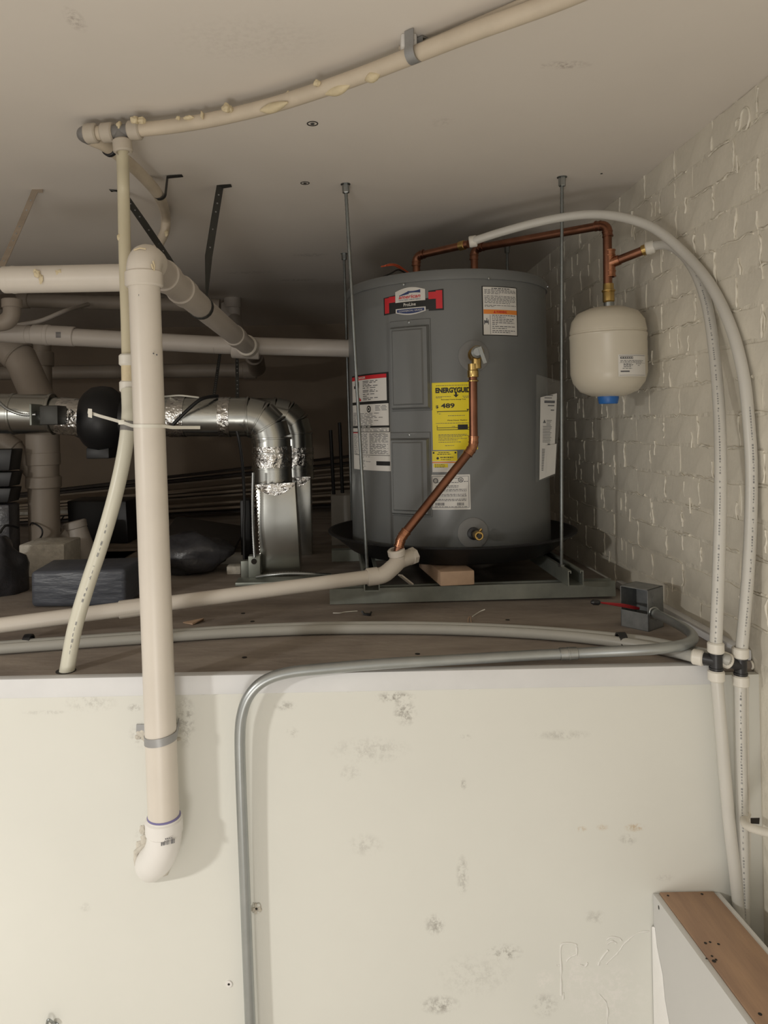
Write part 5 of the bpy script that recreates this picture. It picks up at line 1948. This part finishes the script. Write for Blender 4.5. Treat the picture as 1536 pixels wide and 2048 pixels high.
# sacks
MB().blob(P(-10, 1150, 2.2) + V((0, 0, 0)), .115, .35, 5, (.8, .8, 1.0), 14).build('dark_sack', 'bag', None, smooth=60, label='dark grey plastic sack at the far left edge', cat='sack')
c = P(375, 1120, 2.45)
MB().blob(V((c.x, c.y, .062)), .11, .35, 9, (1.25, .9, .62), 14).build('dark_sack', 'bag', None, smooth=60, label='dark grey plastic sack lying right of the large riser', cat='sack')
# black case and sheet
b0, b1 = P(138, 1086, 3.05), P(262, 1000, 3.05)
MB().hexa([(b0.x, 3.05, b0.z), (b1.x, 3.0, b0.z), (b1.x, 3.2, b0.z), (b0.x, 3.25, b0.z), (b0.x - .01, 3.06, b1.z), (b1.x - .01, 3.01, b1.z), (b1.x - .01, 3.2, b1.z), (b0.x - .01, 3.25, b1.z)]
          ).build('black_case', 'blkp', None, bevel=.006, label='square black case standing behind the yellowed hose', cat='case')
MB().box((b0.x - .05, 2.98, 0), (b1.x + .25, 3.3, b0.z - .0005)).build('carton', 'card', None, bevel=.004, label='low brown carton under the square black case', cat='carton')
cF = P(135, 1090, 2.75)
T = thing('scrap_fitting', P(150, 1125, 2.75), 'loose cream PVC fitting scrap leaning beside the white stack', 'pipe fitting')
MB().tube([P(172, 1122, 2.75), P(160, 1090, 2.75), P(150, 1048, 2.75)], [S(28, 2.75), S(25, 2.75), S(20, 2.75)], 20).build('fitting_body', 'pvcg', T, smooth=50)
MB().ring(P(150, 1050, 2.75), P(150, 1048, 2.75) - P(160, 1090, 2.75), S(17, 2.75), S(23, 2.75), .03).build('hub', 'pvcg', T)
MB().tube([P(160, 1092, 2.75), P(122, 1066, 2.72)], S(12, 2.75), 16).build('branch', 'pvcg', T)
q0, q1 = P(118, 1150, 2.75), P(250, 1118, 2.75)
MB().box((q0.x, 2.62, 0), (q1.x, 2.92, q1.z - .0)).build('carton', 'card', None, bevel=.005, label='flat tan carton under the loose PVC fitting scrap', cat='carton')
q0, q1 = P(332, 1100, 2.9), P(480, 1062, 2.9)
MB().hexa([(q0.x, 2.7, .03), (q1.x, 2.75, .02), (q1.x, 3.1, .05), (q0.x, 3.1, .10), (q0.x, 2.7, .045), (q1.x, 2.75, .035), (q1.x, 3.1, .065), (q0.x, 3.1, .115)]
          ).build('black_sheet', 'boardd', None, bevel=.002, label='dark flat sheet lying between the riser and duct boot', cat='sheet')
q0, q1 = P(432, 1127, 2.58), P(486, 1112, 2.58)
MB().box((q0.x, 2.58, 0.0005), (q1.x, 2.66, q1.z)).build('timber_offcut', 'cab', None, bevel=.002, label='grey timber offcut beside the dark sack and outlet box', cat='timber')
q0, q1 = P(482, 1110, 2.60), P(500, 1000, 2.60)
MB().box((q0.x, 2.60, .0005), (q1.x, 2.70, q1.z)).build('black_case', 'blkp', None, bevel=.005, label='narrow black case behind the cable left of the boot', cat='case')
# stacked black foam trays at the left edge
zz = 0
T = None
for k, (y0_, y1_, xr) in enumerate(((1008, 976, 22), (976, 944, 24), (944, 898, 24))):
    a, c = P(-80, y0_, 2.5), P(xr, y1_, 2.5)
    MB().hexa([(a.x, 2.5, a.z + .001), (c.x - .012, 2.5, a.z + .001), (c.x - .012, 2.59, a.z + .001), (a.x, 2.59, a.z + .001), (a.x, 2.5, c.z), (c.x, 2.5, c.z), (c.x, 2.59, c.z), (a.x, 2.59, c.z)]
              ).build('black_crate', 'blkp', None, bevel=.004, cat='crate',
                      label=('lowest black crate of the stack at the far left', 'middle black crate of the stack at the far left', 'topmost black crate of the stack at the far left')[k])
a, c = P(-80, 1010, 2.5), P(18, 1008, 2.5)
MB().box((a.x, 2.5, 0), (c.x, 2.59, a.z - .001)).build('grey_tub', 'bag', None, bevel=.01, label='grey tub under the black crates at far left', cat='tub')
# grey cabinet and two black pipes by the heater
q0, q1 = P(664, 1115, 2.95), P(712, 990, 2.95)
MB().box((q0.x, 2.95, 0), (q1.x + .12, 3.2, q1.z)).build('grey_cabinet', 'cab', None, bevel=.004, label='plain grey metal cabinet standing left behind the heater', cat='cabinet')
for x0_, yt, d, lb_ in ((661, 860, 3.0, 'shorter black upright pipe standing on the grey cabinet'), (679, 845, 3.05, 'taller black upright pipe standing on the grey cabinet')):
    a, c = P(x0_ + 6, 990, d), P(x0_, yt, d)
    MB().tube([V((max(a.x, q0.x + .012), a.y, q1.z)), c], .0075, 12).build('black_pipe', 'blkp', None, label=lb_, cat='pipe')
cable([P(60, 1050, 2.60), P(66, 1046, 2.585), P(82, 1056, 2.575), P(84, 1070, 2.575), P(72, 1085, 2.585), P(62, 1092, 2.60)], .003, 'blkp', 'thin black cable loop hanging in front of the white stack')
cable([P(0, 1066, 2.30), P(10, 1052, 2.32), P(24, 1052, 2.34), P(36, 1056, 2.36)], .004, 'blkp', 'short black cable arching over the far left sack')
cable([P(128, 1032, 2.9), P(120, 1045, 2.88), P(122, 1065, 2.86), P(132, 1090, 2.86), P(134, 1110, 2.86)], .003, 'blkp', 'thin black cable beside the loose PVC scrap')

# ------------------------------------------------------------------ small bits on deck
def debris(name, pts, r, m, label, cat='debris'):
    MB().tube(spline(pts, 5), r, 6).build(name, m, None, smooth=60, label=label, cat=cat)


debris('wire_scrap', [Z(945, 1233, .002), Z(955, 1226, .004), Z(962, 1222, .006), Z(970, 1219, .010)], .0012, 'zip', 'pale curled wire scrap on the deck before the strut')
debris('wire_scrap', [Z(936, 1246, .002), Z(937, 1236, .006), Z(941, 1234, .006), Z(942, 1244, .002)], .0012, 'wood2', 'tiny looped tan wire scrap on the deck beside a longer one')
debris('wire_scrap', [Z(666, 1226, .002), Z(680, 1226, .003), Z(690, 1224, .002), Z(715, 1222, .002)], .0012, 'zip', 'pale straight wire scrap on the deck left of black bit')
T = thing('broken_clip', Z(733, 1228, .0), 'broken black clip lying on the deck under the cross strut', 'debris')
MB().ribbon([Z(724, 1222, .010), Z(728, 1228, .003), Z(740, 1229, .003), Z(742, 1226, .008)], .010, .004, (0, 1, 0)).build('clip_body', 'blackf', T)
MB().hexa([Z(366, 1246, .001), Z(385, 1250, .001), Z(408, 1240, .001), Z(395, 1240, .001), Z(366, 1244, .004), Z(385, 1246, .006), Z(408, 1236, .012), Z(395, 1238, .006)]).build(
    'wood_chip', 'wood2', None, smooth=0, label='curled wood chip on the deck right of the large riser', cat='debris')
for k, (px, py) in enumerate(((489, 1315), (1015, 1240), (486, 1227), (505, 1243), (835, 1308))):
    c = Z(px, py, .0003)
    MB().lathe([(.0055, 0), (.0055, .0008), (.002, .001)], c, (0, 0, 1), 10).build('deck_screw', 'dark', None, label=('dark screw head in the deck near the conduit bend', 'dark screw head in the deck before the cross strut', 'dark screw head in the deck below the metal strip', 'dark screw head in the deck right of the wood chip', 'dark screw head in deck between tube and conduit')[k], cat='screw')

# ceiling screws with scuff rings
for px, py, lb_ in ((625, 247, 'bright ringed screw head in the ceiling below the foam-spattered pipe'), (610, 366, 'scratched screw head in the ceiling left of the hanging rod')):
    c = cpt(px, py)
    T = thing('ceiling_screw', c, lb_, 'screw')
    MB().ring(c - V((0, 0, .0006)), (0, 0, 1), .010, .012, .001).build('scratch_ring', 'dark', T)
    MB().lathe([(.0045, 0), (.0045, -.0015), (.002, -.002)], c, (0, 0, 1), 12).build('screw_head', 'steel', T)
MB().lathe([(.003, 0), (.003, -.001), (.001, -.0014)], cpt(1203, 347), (0, 0, 1), 8).build('ceiling_screw', 'dark', None, label='tiny dark screw hole in ceiling right of the rod', cat='screw')

# ------------------------------------------------------------------ things fixed to the cream wall
def anchor(px, py, label, torn):
    c = P(px, py, YF)
    T = thing('wall_anchor', c, label, 'wall anchor')
    if torn:
        for k in range(9):
            a = 2 * math.pi * k / 9 + .3
            rr = random.uniform(.006, .010)
            MB().blob(c + V((math.cos(a) * rr, -.002, math.sin(a) * rr)), random.uniform(.003, .0055), .5, k * 1.7, (1, .7, 1), 6).build('paper_flap', 'wall' if k % 2 else 'plast', T, smooth=60)
    MB().ring(c - V((0, .001, 0)), (0, 1, 0), .0025, .0065 if not torn else .006, .003).build('anchor_flange', 'pvcw' if not torn else 'plast', T)
    MB().lathe([(.003, 0), (.003, .0012), (.001, .0014)], c - V((0, .0005, 0)), (0, -1, 0), 10).build('anchor_hole', 'dark', T)


anchor(513, 1816, 'torn wall anchor hole beside the grey conduit', True)
anchor(458, 1967, 'small white wall anchor left of the grey conduit', False)
anchor(935, 1373, 'tiny anchor in the wall just under the white edge trim', False)
c = P(98, 2044, YF)
T = thing('wall_hook', c - V((0, 0, .02)), 'bent metal hook in the cream wall at bottom left', 'hook')
MB().tube(fillet([P(92, 2060, YF - .004), P(96, 2038, YF - .016), P(104, 2044, YF - .014), P(112, 2050, YF)], .004, 5)[0], .0028, 8).build('hook_wire', 'steel', T)
MB().lathe([(.006, 0), (.006, .002), (.003, .003)], P(112, 2050, YF), (0, -1, 0), 12).build('hook_plate', 'steel', T)

# painted pipe loop and thin cable in the right corner
pts = [P(1494, 1628, YF + .004), P(1489, 1637, 1.400), P(1489, 1645, 1.375), P(1496, 1653, 1.34), P(1515, 1660, 1.30), P(1545, 1668, 1.25), P(1600, 1684, 1.18)]
path = spline(pts, 8)
T = thing('painted_pipe', path[0], 'cream painted pipe curling out of the wall corner beside the brick', 'pipe')
MB().tube(path, .0075, 14).build('pipe', 'paintp', T, smooth=50)
mb = MB()
for k, (px, py) in enumerate(((1504, 1661), (1512, 1664), (1508, 1666))):
    mb.blob(P(px, py - 3, 1.308), .0014, .3, k, (1, 1, 1), 4)
mb.build('rust_spot', 'dark', T, kind='stuff')
c = P(1506, 1642, YF)
MB().add([V((c.x - .013, YF - .0006, c.z - .004)), V((c.x + .012, YF - .0006, c.z - .006)), V((c.x + .013, YF - .0006, c.z + .006)), V((c.x - .012, YF - .0006, c.z + .006)),
          V((c.x - .013, YF, c.z - .004)), V((c.x + .012, YF, c.z - .006)), V((c.x + .013, YF, c.z + .006)), V((c.x - .012, YF, c.z + .006))],
         [(0, 1, 2, 3), (7, 6, 5, 4), (0, 4, 5, 1), (1, 5, 6, 2), (2, 6, 7, 3), (3, 7, 4, 0)]).build('pipe_hole', 'dark', T, smooth=0)
debris('corner_cable', [P(1494, 1362, 1.418), P(1495, 1480, 1.418), P(1497, 1600, 1.419), P(1499, 1680, 1.42), P(1496, 1780, 1.42), P(1493, 1850, 1.42)], .0028, 'paintp',
       'thin white painted cable down the wall corner beside the printed tube', 'cable')
